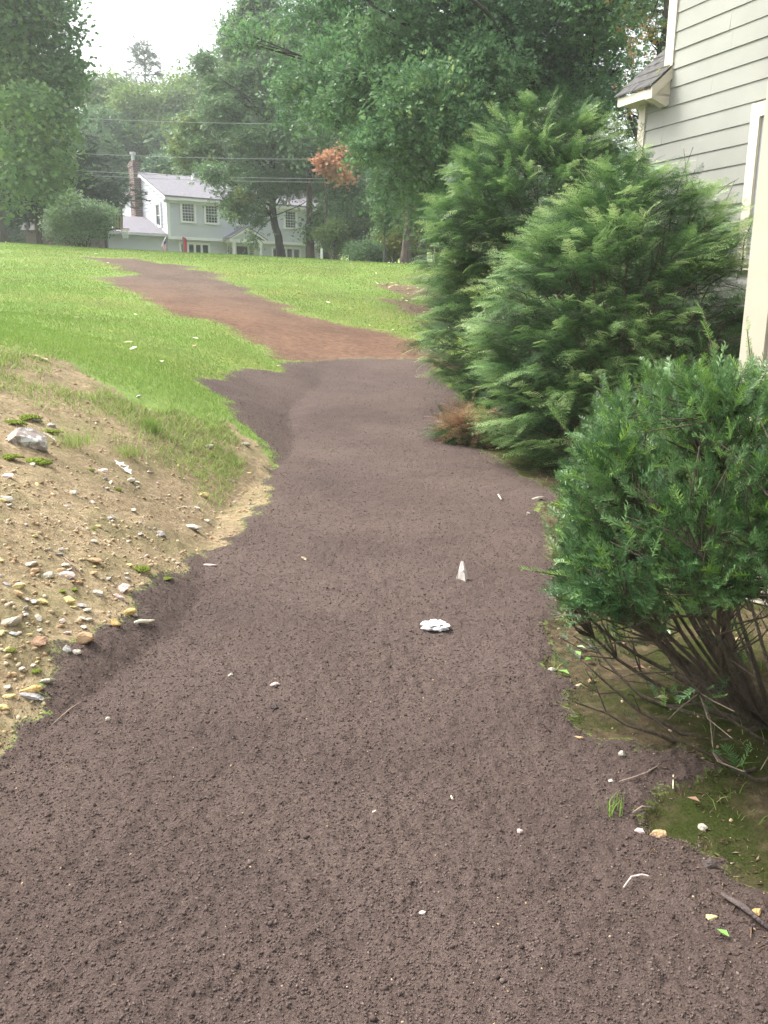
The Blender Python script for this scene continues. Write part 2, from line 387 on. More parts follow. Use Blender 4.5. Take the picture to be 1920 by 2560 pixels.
# ------------------------------------------------------------------ little things in the ground (uncountable)
def blob_template(n, sharp=.35, flat=.7):
    t = (1+5**.5)/2
    v = np.array([(-1, t, 0), (1, t, 0), (-1, -t, 0), (1, -t, 0), (0, -1, t), (0, 1, t), (0, -1, -t), (0, 1, -t), (t, 0, -1), (t, 0, 1), (-t, 0, -1), (-t, 0, 1)], float)
    f = np.array([(0, 11, 5), (0, 5, 1), (0, 1, 7), (0, 7, 10), (0, 10, 11), (1, 5, 9), (5, 11, 4), (11, 10, 2), (10, 7, 6), (7, 1, 8), (3, 9, 4), (3, 4, 2), (3, 2, 6), (3, 6, 8), (3, 8, 9), (4, 9, 5), (2, 4, 11), (6, 2, 10), (8, 6, 7), (9, 8, 1)])
    out = []
    for _ in range(n):
        w_ = unit(v)*(1+sharp*(rs.rand(12, 1)-.5)*2)*.5
        w_ *= np.array([1, rs.uniform(.6, .95), flat*rs.uniform(.6, 1.1)]); out.append((w_, f))
    return out
def scatter_stuff(name, x, y, size, tmpl, mat, tone, sink=.25, tilt=.35, label=None, smooth=False, cat='stones'):
    n = len(x); a = rs.rand(n)*2*math.pi
    fwd = np.stack([np.cos(a), np.sin(a), rs.normal(0, tilt, n)], 1)
    up = unit(np.stack([rs.normal(0, tilt, n), rs.normal(0, tilt, n), np.ones(n)], 1))
    T = np.stack([x, y, zg(x, y)+size*(.35-sink)], 1)
    Vv, Fv, ids = replicate(tmpl, rotmats(fwd, up), T, size)
    o = mesh_obj(name, Vv, tris=Fv, mats=[mat], attrs={'tone': tone[ids]}, smooth=smooth)
    return tag(o, label, cat, kind='stuff')
def polar(n, r0, r1, p=1.0, a=31):
    r = r0*(r1/r0)**(rs.rand(n)**p); t = np.radians(rs.uniform(-a, a, n)); return r*np.sin(t), r*np.cos(t), r
SOILM = foliage('soil_crumb', [(0, (.05, .037, .033)), (.6, (.10, .075, .067)), (1, (.17, .132, .118))], rough=.95, trans=0, spec=.1)
STONEM = foliage('stone', [(0, (.2, .14, .08)), (.25, (.34, .23, .13)), (.5, (.38, .3, .19)), (.75, (.42, .35, .25)), (1, (.5, .46, .38))], rough=.85, trans=0, spec=.2)
def octa(n):
    out = []
    for _ in range(n):
        v = np.array([(1, 0, 0), (0, 1, 0), (-1, 0, 0), (0, -1, 0), (0, 0, 1), (0, 0, -1)], float)*.5*(1+.5*(rs.rand(6, 1)-.5))+rs.normal(0, .07, (6, 3))
        out.append((v*np.array([1, rs.uniform(.6, 1), rs.uniform(.55, .9)]), np.array([(0, 1, 4), (1, 2, 4), (2, 3, 4), (3, 0, 4), (1, 0, 5), (2, 1, 5), (3, 2, 5), (0, 3, 5)])))
    return out
x, y, r = polar(170000, 1.0, 15, p=.85)
ds = sdist(soil_poly, x, y); k = ds+rs.exponential(.045, len(x))*(rs.rand(len(x)) < .5) > 0
x, y, r = x[k], y[k], r[k]; size = (.003+.0068*rs.rand(len(x))**2.5)*(1+r*.07)
scatter_stuff('soil_crumbs', x, y, size, octa(8), SOILM, np.clip(rs.normal(.5, .2, len(x)), 0, 1), label='loose crumbs of dark topsoil', cat='soil', sink=.2)
x, y, r = polar(2600, 1.0, 9); ds = sdist(soil_poly, x, y); k = ds > .02
x, y, r = x[k], y[k], r[k]; size = .009+.014*rs.rand(len(x))**3
scatter_stuff('soil_clods', x, y, size, octa(8), SOILM, np.clip(rs.normal(.4, .15, len(x)), 0, 1), label='small clods of dark topsoil', cat='soil', sink=.25)
# brown dead needles and bits along the right edge of the soil
def bits():
    out = []
    for _ in range(5):
        b_ = rs.uniform(-.2, .2); out.append((np.array([(-.5, -.03, 0), (0, -.03+b_, .06), (.5, 0, 0), (0, .04+b_, .06)]), np.array([(0, 1, 2), (0, 2, 3)])))
    return out
BITM = foliage('dead_needle', [(0, (.07, .04, .028)), (.5, (.14, .09, .058)), (1, (.28, .21, .14))], rough=.9, trans=0, spec=.1)
x, y, r = polar(60000, 2.0, 10, a=31); ds = sdist(right_poly, x, y)
k = (x > .4) & (rs.rand(len(x)) < .5*np.exp(-(ds-.02)**2/.02)*sstep(.4, .6, fbm(x*2.5, y*2.5, 131, 3))+.05*(ds > 0))
x, y = x[k], y[k]; scatter_stuff('needle_litter', x, y, rs.uniform(.01, .032, len(x)), bits(), BITM, rs.rand(len(x)), sink=.2, label='brown dead needles and bits under the evergreens', cat='litter')
x, y, r = polar(60000, 2.2, 13, a=33)
s_, rd_, g_, _, rt_ = masks(x, y); k = ((g_ > .5) & (rs.rand(len(x)) < sstep(13, 8, r))) | ((rt_ > .5) & (rs.rand(len(x)) < .05))
x, y, r = x[k], y[k], r[k]; size = (.005+.024*rs.rand(len(x))**5)*(1+r*.04)
dens = fbm(x*2.3, y*2.3, 91, 3); k = dens+rs.rand(len(x))*.35 > .55
x, y, r, size = x[k], y[k], r[k], size[k]
scatter_stuff('gravel', x, y, size, blob_template(8, .35, .55), STONEM, np.clip(rs.normal(.4, .2, len(x)), 0, 1), sink=.3, label='loose gravel on the pale bank')
# sparse pebbles on the soil
x, y, r = polar(500, 1.2, 14); s_, _, _, _, _ = masks(x, y); k = s_ > .5; x, y = x[k], y[k]
scatter_stuff('grit', x, y, .004+.006*rs.rand(len(x))**2, blob_template(4, .3, .7), STONEM, rs.uniform(.0, .7, len(x)), label='fine pale grit in the topsoil')

# blades of grass
GRASSM = foliage('grass_blade', [(0, (.115, .19, .032)), (.5, (.21, .325, .068)), (.8, (.32, .39, .13)), (1, (.44, .4, .2))], rough=.6, trans=.35)
def blades(x, y, h, wd, tone, name, label, lean=.35, base=None):
    n = len(x); a = rs.rand(n)*2*math.pi; z = zg(x, y)-.004 if base is None else base
    dx, dy = np.cos(a)*wd/2, np.sin(a)*wd/2
    l = rs.normal(0, lean, (n, 2))*h[:, None]
    p0 = np.stack([x-dx, y-dy, z], 1); p1 = np.stack([x+dx, y+dy, z], 1)
    m0 = np.stack([x-dx*.7+l[:, 0]*.35, y-dy*.7+l[:, 1]*.35, z+h*.55], 1); m1 = np.stack([x+dx*.7+l[:, 0]*.35, y+dy*.7+l[:, 1]*.35, z+h*.55], 1)
    tp = np.stack([x+l[:, 0], y+l[:, 1], z+h*.95], 1)
    Vv = np.stack([p0, p1, m1, m0, tp], 1).reshape(-1, 3); b = np.arange(n)*5
    q = np.stack([b, b+1, b+2, b+3], 1); t = np.stack([b+3, b+2, b+4], 1)
    o = mesh_obj(name, Vv, tris=t, quads=q, mats=[GRASSM], attrs={'tone': np.repeat(tone, 5)})
    return tag(o, label, 'grass', kind='stuff')
x, y, r = polar(520000, 8, 46, p=.8, a=29)
s_, rd_, g_, l_, rt_ = masks(x, y); keep = (s_+rd_+g_+rt_ < .12+.75*rs.rand(len(x))**1.5) & (rs.rand(len(x)) > l_*.85) & (rs.rand(len(x)) < .9)
x, y, r = x[keep], y[keep], r[keep]
tone = np.clip(.42+.7*(fbm(x*.35, y*.35, 101, 3)-.5)+rs.normal(0, .08, len(x)), 0, 1)
blades(x, y, (.025+.025*rs.rand(len(x)))*(.85+r*.006), .003+r*.0004, tone, 'grass', 'short green lawn grass')
# thin grass and dry tufts on the upper bank, and along edges
x, y, r = polar(300000, 4.5, 14, a=31)
s_, rd_, g_, l_, rt_ = masks(x, y)
up_bank = sstep(-.2, .9, 1.25-np.abs(sdist(grav_poly, x, y))*.8)*sstep(5.6, 7.8, y-.2*(x+2))
k = (g_ > .3) & (rs.rand(len(x)) < up_bank*sstep(.43, .64, fbm(x*1.8, y*1.8, 111, 4))) & (x < -1.2)
x, y, r = x[k], y[k], r[k]
blades(x, y, .03+.05*rs.rand(len(x)), .004+r*.0004, np.clip(rs.normal(.64, .2, len(x)), 0, 1), 'thin_grass', 'thin dry grass on the upper bank', lean=.7)
x, y, r = polar(60000, 2.6, 11, a=31)
s_, rd_, g_, l_, rt_ = masks(x, y)
d_ = sdist(right_poly, x, y)
k = (rt_ > .5) & (rs.rand(len(x)) < .09*sstep(.5, .68, fbm(x*3.5, y*3.5, 121, 3))+.3*np.exp(-d_**2/.01)*sstep(7, 8, y))
x, y = x[k], y[k]
blades(x, y, .02+.05*rs.rand(len(x)), np.full(len(x), .004), np.clip(rs.normal(.5, .2, len(x)), 0, 1), 'weeds', 'sparse grass and weeds on the mossy ground', lean=.6)
# scattered fallen leaves
LEAFLIT = foliage('fallen_leaf', [(0, (.16, .09, .05)), (.4, (.34, .22, .12)), (.75, (.5, .48, .2)), (1, (.68, .68, .5))], rough=.7, trans=.1)
def diamond(f=.25):
    return [(np.array([(0, 0, 0), (.32, .5, f*.3), (0, 1, 0.05), (-.32, .45, f*.3)]) - np.array([0, .5, 0]), np.array([(0, 1, 2), (0, 2, 3)]))]
x, y, r = polar(7000, 10, 44, p=.7, a=28)
s_, rd_, g_, l_, rt_ = masks(x, y); k = (rs.rand(len(x)) < np.where(l_ > .3, 1, .2)*np.where(x > -1.5-.0*y, 1, .13)) & (s_+rd_ < .5)
x, y, r = x[k], y[k], r[k]
scatter_stuff('fallen_leaves', x, y, (.06+.07*rs.rand(len(x)))*(1+r*.006), diamond(), LEAFLIT, np.clip(rs.normal(.72, .22, len(x)), 0, 1), sink=.05, tilt=.25, label='small pale leaves scattered over the lawn', cat='leaves')

# ================================================================== NEAR HOUSE (right)
TRIM = plain('cream_trim', (.56, .52, .43), .55, .04)
SIDE = plain('sage_siding', (.27, .275, .25), .6, .09, 1.2)
SHING = plain('mossy_shingle', (.085, .083, .082), .95, .4, 14, .6, 60)
MOSS = plain('roof_moss', (.2, .22, .05), .95, .3, 30, .5, 80)
GLASS = plain('window_glass', (.10, .13, .17), .08, .1, 2, spec=.8)
SASH = plain('sash', (.5, .54, .62), .5, .03)
GABLE_BEIGE = plain('beige_siding', (.42, .38, .31), .6, .04, 3)
C0 = at(1603, 275, 12.0); C0[2] = 0
aA = math.radians(-21)
dA = np.array([-math.sin(aA)*1.0, -math.cos(aA)])          # along wall A towards the camera side
dA = np.array([.358, -.934]); nA = np.array([.934, .358])   # nA points into the house
near_house = empty('house', (C0[0], C0[1], .1), 'tall house with wide sage green clapboards at the right edge, behind the hemlocks', 'house', rz=0)
def hloc(s, n, z): return np.array([s*dA[0]+n*nA[0], s*dA[1]+n*nA[1], z-.1])
class HB(MB):
    def hbox(s, s0, s1, n0, n1, z0, z1):
        V = [hloc(a, b, c) for c in (z0, z1) for b in (n0, n1) for a in (s0, s1)]
        return s.add(V, [(0, 2, 3, 1), (4, 5, 7, 6), (0, 1, 5, 4), (2, 6, 7, 3), (0, 4, 6, 2), (1, 3, 7, 5)])
def lap_wall(mb, loc, a0, a1, z0, z1, exp, proud=.018, n0=0.0, seg=3.6, off=0.0, cut=None):
    """lapped boards on the plane n=n0 (outside is -n); loc maps (a, n, z)"""
    z = z0+off
    zs = []
    while z < z1: zs.append(z); z += exp
    for zb in zs:
        zt = min(zb+exp, z1); a = a0; first = True
        while a < a1-1e-6:
            L_ = (seg*random.uniform(.15, 1) if first else seg); first = False
            b = min(a+L_, a1); 
            if a1-b < .3: b = a1
            spans = [(a, b)]
            if cut:
                for (c0, c1, d0, d1) in cut:
                    if zt > d0+.02 and zb < d1-.02:
                        ns = []
                        for (p, q) in spans:
                            if q <= c0 or p >= c1: ns.append((p, q)); continue
                            if p < c0: ns.append((p, c0))
                            if q > c1: ns.append((c1, q))
                        spans = ns
            j = random.uniform(-.002, .002)
            for (p, q) in spans:
                g = .0015 if q < a1 else 0
                V = [loc(p, n0-proud+j, zb), loc(q-g, n0-proud+j, zb), loc(q-g, n0-.004, zt+.01), loc(p, n0-.004, zt+.01),
                     loc(p, n0+.01, zb), loc(q-g, n0+.01, zb)]
                mb.add(V, [(0, 1, 2, 3), (4, 5, 1, 0), (0, 3, 4), (1, 5, 2)])
            a = b
SA = .46        # far end of the tall part
ZT = 7.2
win = (2.0, 3.0, 1.9, 3.62)
WS = 8.3        # where the wing starts along wall A
b = HB(); lap_wall(b, hloc, SA+.02, 9.5, -.1, ZT, .205, cut=[win], off=.06)
b.hbox(SA+.02, 9.5, .012, 8, -.2, ZT)
lap_wall(b, hloc, .1, SA+.02, -.1, 3.92, .205, off=.06); b.hbox(.06, SA+.02, .012, 7.9, -.2, 3.9)
b.build('wall', SIDE, near_house)
b = HB(); b.hbox(SA-.02, SA+.13, -.032, .05, 4.24, ZT); b.build('corner_board', TRIM, near_house)
b = HB(); b.hbox(0, .13, -.032, .05, -.2, 3.968); b.build('corner_board', TRIM, near_house)
# little eave of the lower part, its end box and its shingles
zE, rise, out = 4.02, .88, .26
b = HB()
b.hbox(-.1, SA+.1, -out, .1, 3.97, 4.0)                    # soffit
b.hbox(-.1, SA-.02, -out-.02, -out, 3.95, zE+.03)           # fascia
b.hbox(-.12, -.1, -out-.02, .2, 3.96, zE+.05)
b.build('eave', TRIM, near_house)
b = HB()
P = [(-out-.02, 3.94), (-out-.02, zE+.02), (-.02, zE+.02+(out)*rise), (.0, zE+.02+(out)*rise), (.0, 3.9), (-.05, 3.86)]
V = [hloc(SA+.1, p[0], p[1]) for p in P]+[hloc(SA-.02, p[0], p[1]) for p in P]; n = len(P)
b.add(V, [tuple(range(n)), tuple(range(2*n-1, n-1, -1))]+[(i, (i+1) % n, (i+1) % n+n, i+n) for i in range(n)])
P = [(-out-.03, zE-.09), (-out-.03, zE+.04), (-.005, zE+.04+(out+.02)*rise), (-.005, zE-.09+(out+.02)*rise)]
V = [hloc(SA+.125, p[0], p[1]) for p in P]+[hloc(SA+.1, p[0], p[1]) for p in P]; n = 4
b.add(V, [tuple(range(n)), tuple(range(2*n-1, n-1, -1))]+[(i, (i+1) % n, (i+1) % n+n, i+n) for i in range(n)])
b.build('eave_return', TRIM, near_house)
b = HB(); random.seed(3)
for k in range(7):       # shingle courses, stepped
    n0 = -out-.045+k*.14; z0 = zE+.05+k*.14*rise
    s = -.16
    while s < SA+.12:
        q = min(s+random.uniform(.14, .3), SA+.15); e = random.uniform(0, .012)
        V = [hloc(s, n0-e, z0), hloc(q-.004, n0-e, z0), hloc(q-.004, n0+.16, z0+.16*rise), hloc(s, n0+.16, z0+.16*rise)]
        V += [v+np.array([0, 0, .016]) for v in V[:2]]+[v+np.array([0, 0, .004]) for v in V[2:]]
        b.add(V, [(0, 1, 5, 4), (4, 5, 6, 7), (0, 3, 2, 1), (1, 2, 6, 5), (0, 4, 7, 3)]); s = q
rf = b.build('shingle_roof', SHING, near_house)
b = HB()
for k in range(16):
    n0 = random.uniform(-.05, .02) if k > 5 else random.uniform(-.25, 0); s = SA+random.uniform(-.12, .12); z0 = zE+.09+(n0+out)*rise
    c = hloc(s, n0, z0); r_ = random.uniform(.012, .03)
    b.add([c+np.array(v)*r_ for v in [(1, 0, 0), (0, 1, 0), (-1, 0, 0), (0, -1, 0), (0, 0, .8)]], [(0, 1, 4), (1, 2, 4), (2, 3, 4), (3, 0, 4), (3, 2, 1, 0)])
b.build('moss', MOSS, rf)['kind'] = 'stuff'
# the tall roof, out of the frame
b = HB(); 
V = [hloc(SA-.3, -.4, ZT-.1), hloc(10, -.4, ZT-.1), hloc(10, 4.2, ZT+2.4), hloc(SA-.3, 4.2, ZT+2.4), hloc(10, 8.6, ZT-.1), hloc(SA-.3, 8.6, ZT-.1)]
V += [v+np.array([0, 0, .15]) for v in V]
b.add(V, [(3, 2, 1, 0), (6, 7, 8, 9), (2, 3, 5, 4), (9, 8, 10, 11), (0, 1, 7, 6), (4, 5, 11, 10), (0, 6, 9, 3), (3, 9, 11, 5), (1, 2, 8, 7), (2, 4, 10, 8)])
b.add([hloc(SA+.03, .05, ZT), hloc(SA+.03, 8, ZT), hloc(SA+.03, 4.2, ZT+2.35)], [(0, 1, 2)])
b.build('roof', SHING, near_house)
def window(loc_box, parent, w0, w1, z0, z1, tr, trim, sash, glass, grid=(0, 0), base=0.0, meet=True, mull=0):
    """casing (the window itself) > pane, grille.  loc_box(mb, a0,a1,n0,n1,z0,z1)"""
    m = MB()
    for q in [(w0, w0+tr, z0, z1), (w1-tr, w1, z0, z1), (w0+tr, w1-tr, z1-tr*1.1, z1), (w0+tr, w1-tr, z0, z0+tr*.8)]:
        loc_box(m, q[0], q[1], base-.045, base+.06, q[2], q[3])
    i0, i1, j0, j1 = w0+tr, w1-tr, z0+tr*.8, z1-tr*1.1
    ww = (i1-i0)/(mull+1)
    for k in range(mull):
        c = i0+ww*(k+1); loc_box(m, c-tr*.35, c+tr*.35, base-.04, base+.06, j0, j1)
    f = m.build('window', trim, parent)
    m = MB(); loc_box(m, i0+.002, i1-.002, base+.03, base+.05, j0+.002, j1-.002); m.build('pane', glass, f)
    m = MB(); t = .035
    for k in range(mull+1):
        a = i0+ww*k+(tr*.35 if k else 0)+.003; c = i0+ww*(k+1)-(tr*.35 if k < mull else 0)-.003
        for q in [(a, a+t, j0, j1), (c-t, c, j0, j1), (a+t, c-t, j0, j0+t), (a+t, c-t, j1-t, j1)]: loc_box(m, q[0], q[1], base-.005, base+.028, q[2]+.003, q[3]-.003)
        if meet: loc_box(m, a+t, c-t, base-.003, base+.027, (j0+j1)/2-t*.6, (j0+j1)/2+t*.6)
        if grid[0]:
            for u in range(1, grid[0]): x_ = a+(c-a)*u/grid[0]; loc_box(m, x_-.012, x_+.012, base+.012, base+.024, j0+t, j1-t)
            for u in range(1, grid[1]): z_ = j0+(j1-j0)*u/grid[1]; loc_box(m, a+t, c-t, base+.010, base+.022, z_-.012, z_+.012)
    m.build('sash', sash, f)
    return f
def hb(m, a0, a1, n0, n1, z0, z1): HB.hbox(m, a0, a1, n0, n1, z0, z1)
window(hb, near_house, *win, .13, TRIM, SASH, GLASS, meet=True)
# projecting wing nearest the camera
CW = at(1893, 660, 4.6); 
wrel = CW[:2]-C0[:2]; sW = float(wrel@dA); nW = float(wrel@nA)
b = HB(); lap_wall(b, hloc, sW+.12, sW+5, -.1, ZT, .213, n0=nW, off=.02)
b.hbox(sW+.01, sW+5, nW+.012, nW+6, -.2, ZT); b.build('wing_wall', GABLE_BEIGE, near_house)
b = HB(); b.hbox(sW, sW+.14, nW-.034, nW+.05, -.2, ZT); b.hbox(sW-.022, sW, nW-.034, nW+.14, -.2, ZT); b.build('corner_board', plain('beige_trim', (.4, .36, .29), .6, .06, 5), near_house)

# ================================================================== EVERGREEN SHRUBS
YEW = foliage('yew_needle', [(0, (.018, .046, .018)), (.45, (.056, .128, .045)), (.75, (.135, .25, .085)), (1, (.2, .36, .06))], rough=.38, trans=.15, spec=.5)
HEM = foliage('hemlock_needle', [(0, (.014, .042, .016)), (.4, (.075, .16, .055)), (.7, (.21, .36, .12)), (.93, (.48, .62, .28)), (.94, (.26, .15, .08)), (1, (.42, .27, .16))], rough=.5, trans=.25, spec=.4)
DARKBARK = bark('shrub_bark', (.11, .085, .06), 60)
HEMBARK = bark('hemlock_bark', (.10, .075, .055), 60)
def yew_sprig(L=.065, nn=13, needle=.022, wd=.0026):
    V = []; F = []
    bend = rs.uniform(-.25, .25)
    for i in range(nn):
        t = (i+.5)/nn; y_ = L*t; z_ = bend*L*t*t
        for sgn in (-1, 1):
            ln = needle*(1-.55*max(0, t-.75)/.25)*rs.uniform(.8, 1.1)*(.75+.25*min(1, t*4)); a = math.radians(rs.uniform(52, 72)*(1-.4*t*t)); up = rs.uniform(-.25, 1.0)
            d = np.array([sgn*math.sin(a), math.cos(a), up]); d /= np.linalg.norm(d)
            s_ = np.array([0, 1, 0.0]) if True else 0
            p = np.array([0, y_, z_]); k = len(V)
            V += [p-s_*wd*.3, p+s_*wd*.3, p+d*ln*.6+s_*wd*.6, p+d*ln, p+d*ln*.6-s_*wd*.6]
            F += [(k, k+1, k+2, k+4), (k+4, k+2, k+3, k+3)]
    k = len(V); r_ = .0016
    V += [(-r_, 0, 0), (r_, 0, 0), (r_*.5, L, bend*L), (-r_*.5, L, bend*L)]; F += [(k, k+1, k+2, k+3)]
    return np.array(V, float), np.array(F)
def to_tris(F):
    F = np.asarray(F); t1 = F[:, [0, 1, 2]]; t2 = F[:, [0, 2, 3]]; good = t2[:, 1] != t2[:, 2]
    return np.concatenate([t1, t2[good]])
def root_empty(name, x, y, label, cat, group=None): return empty(name, (x, y, float(zg(x, y)[0])), label, cat, group)

def make_yew():
    cx, cy = 1.50, 2.98; z0 = float(zg(cx, cy)[0])
    root = root_empty('yew_shrub', cx, cy, 'dark green yew shrub in the right foreground with bare stems fanning out below', 'shrub')
    tb = Tubes(); prim = []
    def shell(az, el, k=1.0):
        q = ((math.cos(el)/.94)**5.5+(math.sin(el)/1.36)**5.5)**(-1/5.5)
        R_ = np.array([math.cos(az)*math.cos(el), math.sin(az)*math.cos(el)*.95, math.sin(el)])*q
        return R_*k
    for i in range(90):
        az = rs.uniform(0, 2*math.pi); el = math.radians(rs.choice([rs.uniform(13, 30), rs.uniform(28, 55), rs.uniform(50, 88)], p=[.32, .4, .28]))
        tip = shell(az, el, rs.uniform(.75, .95)); st = np.array([math.cos(az)*.08*rs.rand(), math.sin(az)*.08*rs.rand(), 0])
        sag = -.10*math.cos(el); P = []
        side = np.array([-math.sin(az), math.cos(az), 0])*rs.normal(0, .11)
        for t in np.linspace(0, 1, 9):
            P.append(st+(tip-st)*t+np.array([0, 0, sag*math.sin(math.pi*t)])+side*math.sin(math.pi*t)+rs.normal(0, .014, 3)*t)
        P = np.array(P); tb.add(P, np.linspace(rs.uniform(.008, .017), .0035, 9), 5); prim.append(P)
    allp = np.concatenate([P[3:] for P in prim]); anchors = []; adir = []; aton = []
    n = 5200; az = rs.uniform(0, 2*math.pi, n); u = rs.rand(n); el = np.arcsin(np.clip(.24+.76*u, 0, .999))
    for i in range(n):
        bump = .86+.2*vnoise(np.array([az[i]*2.2+9]), np.array([el[i]*3.4]), 7)[0]+.05*rs.rand()
        tgt = shell(az[i], el[i], bump*(.93 if rs.rand() < .62 else rs.uniform(.6, .9)))
        em = 27+16*max(0, -math.sin(az[i]))
        if el[i] < math.radians(em) and rs.rand() < .93: continue
        d = np.linalg.norm(allp-tgt, axis=1); j = np.argmin(np.where(np.linalg.norm(allp, axis=1) < np.linalg.norm(tgt)-.1, d, 9))
        if d[j] > .34: continue
        s_ = allp[j]; mid = (s_+tgt)/2+rs.normal(0, .015, 3)
        tb.add([s_, mid, tgt], [.0035, .0026, .0016], 4)
        od = unit(tgt*np.array([1, 1, .6])); 
        m = rs.randint(5, 8)
        for q in range(m):
            f_ = unit(od*.8+rdir(1)[0]*.9+np.array([0, 0, .35])); t = rs.uniform(.35, 1)
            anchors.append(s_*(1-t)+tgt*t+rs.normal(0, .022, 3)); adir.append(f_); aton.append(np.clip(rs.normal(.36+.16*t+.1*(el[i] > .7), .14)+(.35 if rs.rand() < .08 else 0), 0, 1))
    # long new shoots above and out to the left
    for (az_, el_, L_) in [(2.2, 1.25, .26), (1.2, 1.2, .3), (1.5, 1.3, .22), (3.0, .9, .14), (3.3, .62, .14), (2.0, .95, .2), (1.7, 1.2, .2)]:
        s_ = shell(az_, el_, .93); f_ = unit(s_*np.array([1, 1, .3])+np.array([0, 0, .75*(el_ > .8)]))
        tb.add([s_, s_+f_*L_*.5, s_+f_*L_], [.003, .0025, .0015], 4)
        for t in np.arange(0, 1, .3):
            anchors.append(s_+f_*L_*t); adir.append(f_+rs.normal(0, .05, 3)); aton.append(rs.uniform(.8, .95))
    T = np.array(anchors); Dv = np.array(adir); tn = np.array(aton)
    rr_ = np.hypot(T[:, 0], T[:, 1])+.01; zmin = .42+.30*np.maximum(0, -T[:, 1]/rr_)*np.minimum(1, rr_/.5); kp = (T[:, 2] > zmin) | (rs.rand(len(T)) < .14)
    T, Dv, tn = T[kp], Dv[kp], tn[kp]; N_ = len(T)
    up = unit(np.stack([np.zeros(N_), np.zeros(N_), np.ones(N_)], 1)+rs.normal(0, .45, (N_, 3)))
    tm = [yew_sprig() for _ in range(6)]
    Vv, Fv, ids = replicate(tm, rotmats(Dv, up), T, rs.uniform(.8, 1.2, N_))
    vt, vq = tb.arrays()
    mesh_obj('branches', vt, quads=vq, mats=[DARKBARK], parent=root, smooth=True)
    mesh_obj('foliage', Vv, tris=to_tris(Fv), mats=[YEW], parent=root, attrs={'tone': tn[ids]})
make_yew()

def hem_frond(L=.34, n=11, nd=.0145, wd=.0050, droop=.34, width=.24):
    """flat arching spray: a midrib with alternating side twigs, each lined with needles"""
    V = []; F = []
    def pos(t): return np.array([0, L*t, L*(.10*t-droop*t*t)])
    def tri(a, b_, c): k = len(V); V.extend([a, b_, c]); F.append((k, k+1, k+2))
    def rib(p, q, w0, side): tri(p-side*w0, p+side*w0, q)
    rib(pos(0), pos(.5), .0022, np.array([1, 0, 0])); rib(pos(.45), pos(1), .0016, np.array([1, 0, 0]))
    for i in range(n):
        t = .12+.86*(i+.5)/n
        for sgn in (-1, 1):
            p = pos(t+rs.uniform(-.02, .02)); ln = L*width*(1-t)**.75*rs.uniform(.7, 1.1)+.018; a = math.radians(rs.uniform(42, 60))
            d = np.array([sgn*math.sin(a), math.cos(a), rs.uniform(-.22, .08)]); d /= np.linalg.norm(d); q = p+d*ln+np.array([0, 0, -ln*.15])
            pr = np.array([-d[1], d[0], 0]); rib(p, q, .0012, pr)
            m = max(3, int(ln/.0105))
            for k in range(m):
                s_ = (k+.6)/m; c = p+(q-p)*s_
                for g in (-1, 1):
                    nn_ = nd*rs.uniform(.75, 1.1); e = c+(pr*g*.85+d*.55+np.array([0, 0, rs.uniform(-.1, .25)]))*nn_
                    tri(c-d*wd*.5, c+d*wd*.5, e)
    return np.array(V, float), np.array(F)
def interp_r(prof, z): zz = [p[0] for p in prof]; r_ = [p[1] for p in prof]; return np.interp(z, zz, r_)
HEMT = [hem_frond() for _ in range(5)]+[hem_frond(.26, 9, droop=.5) for _ in range(3)]
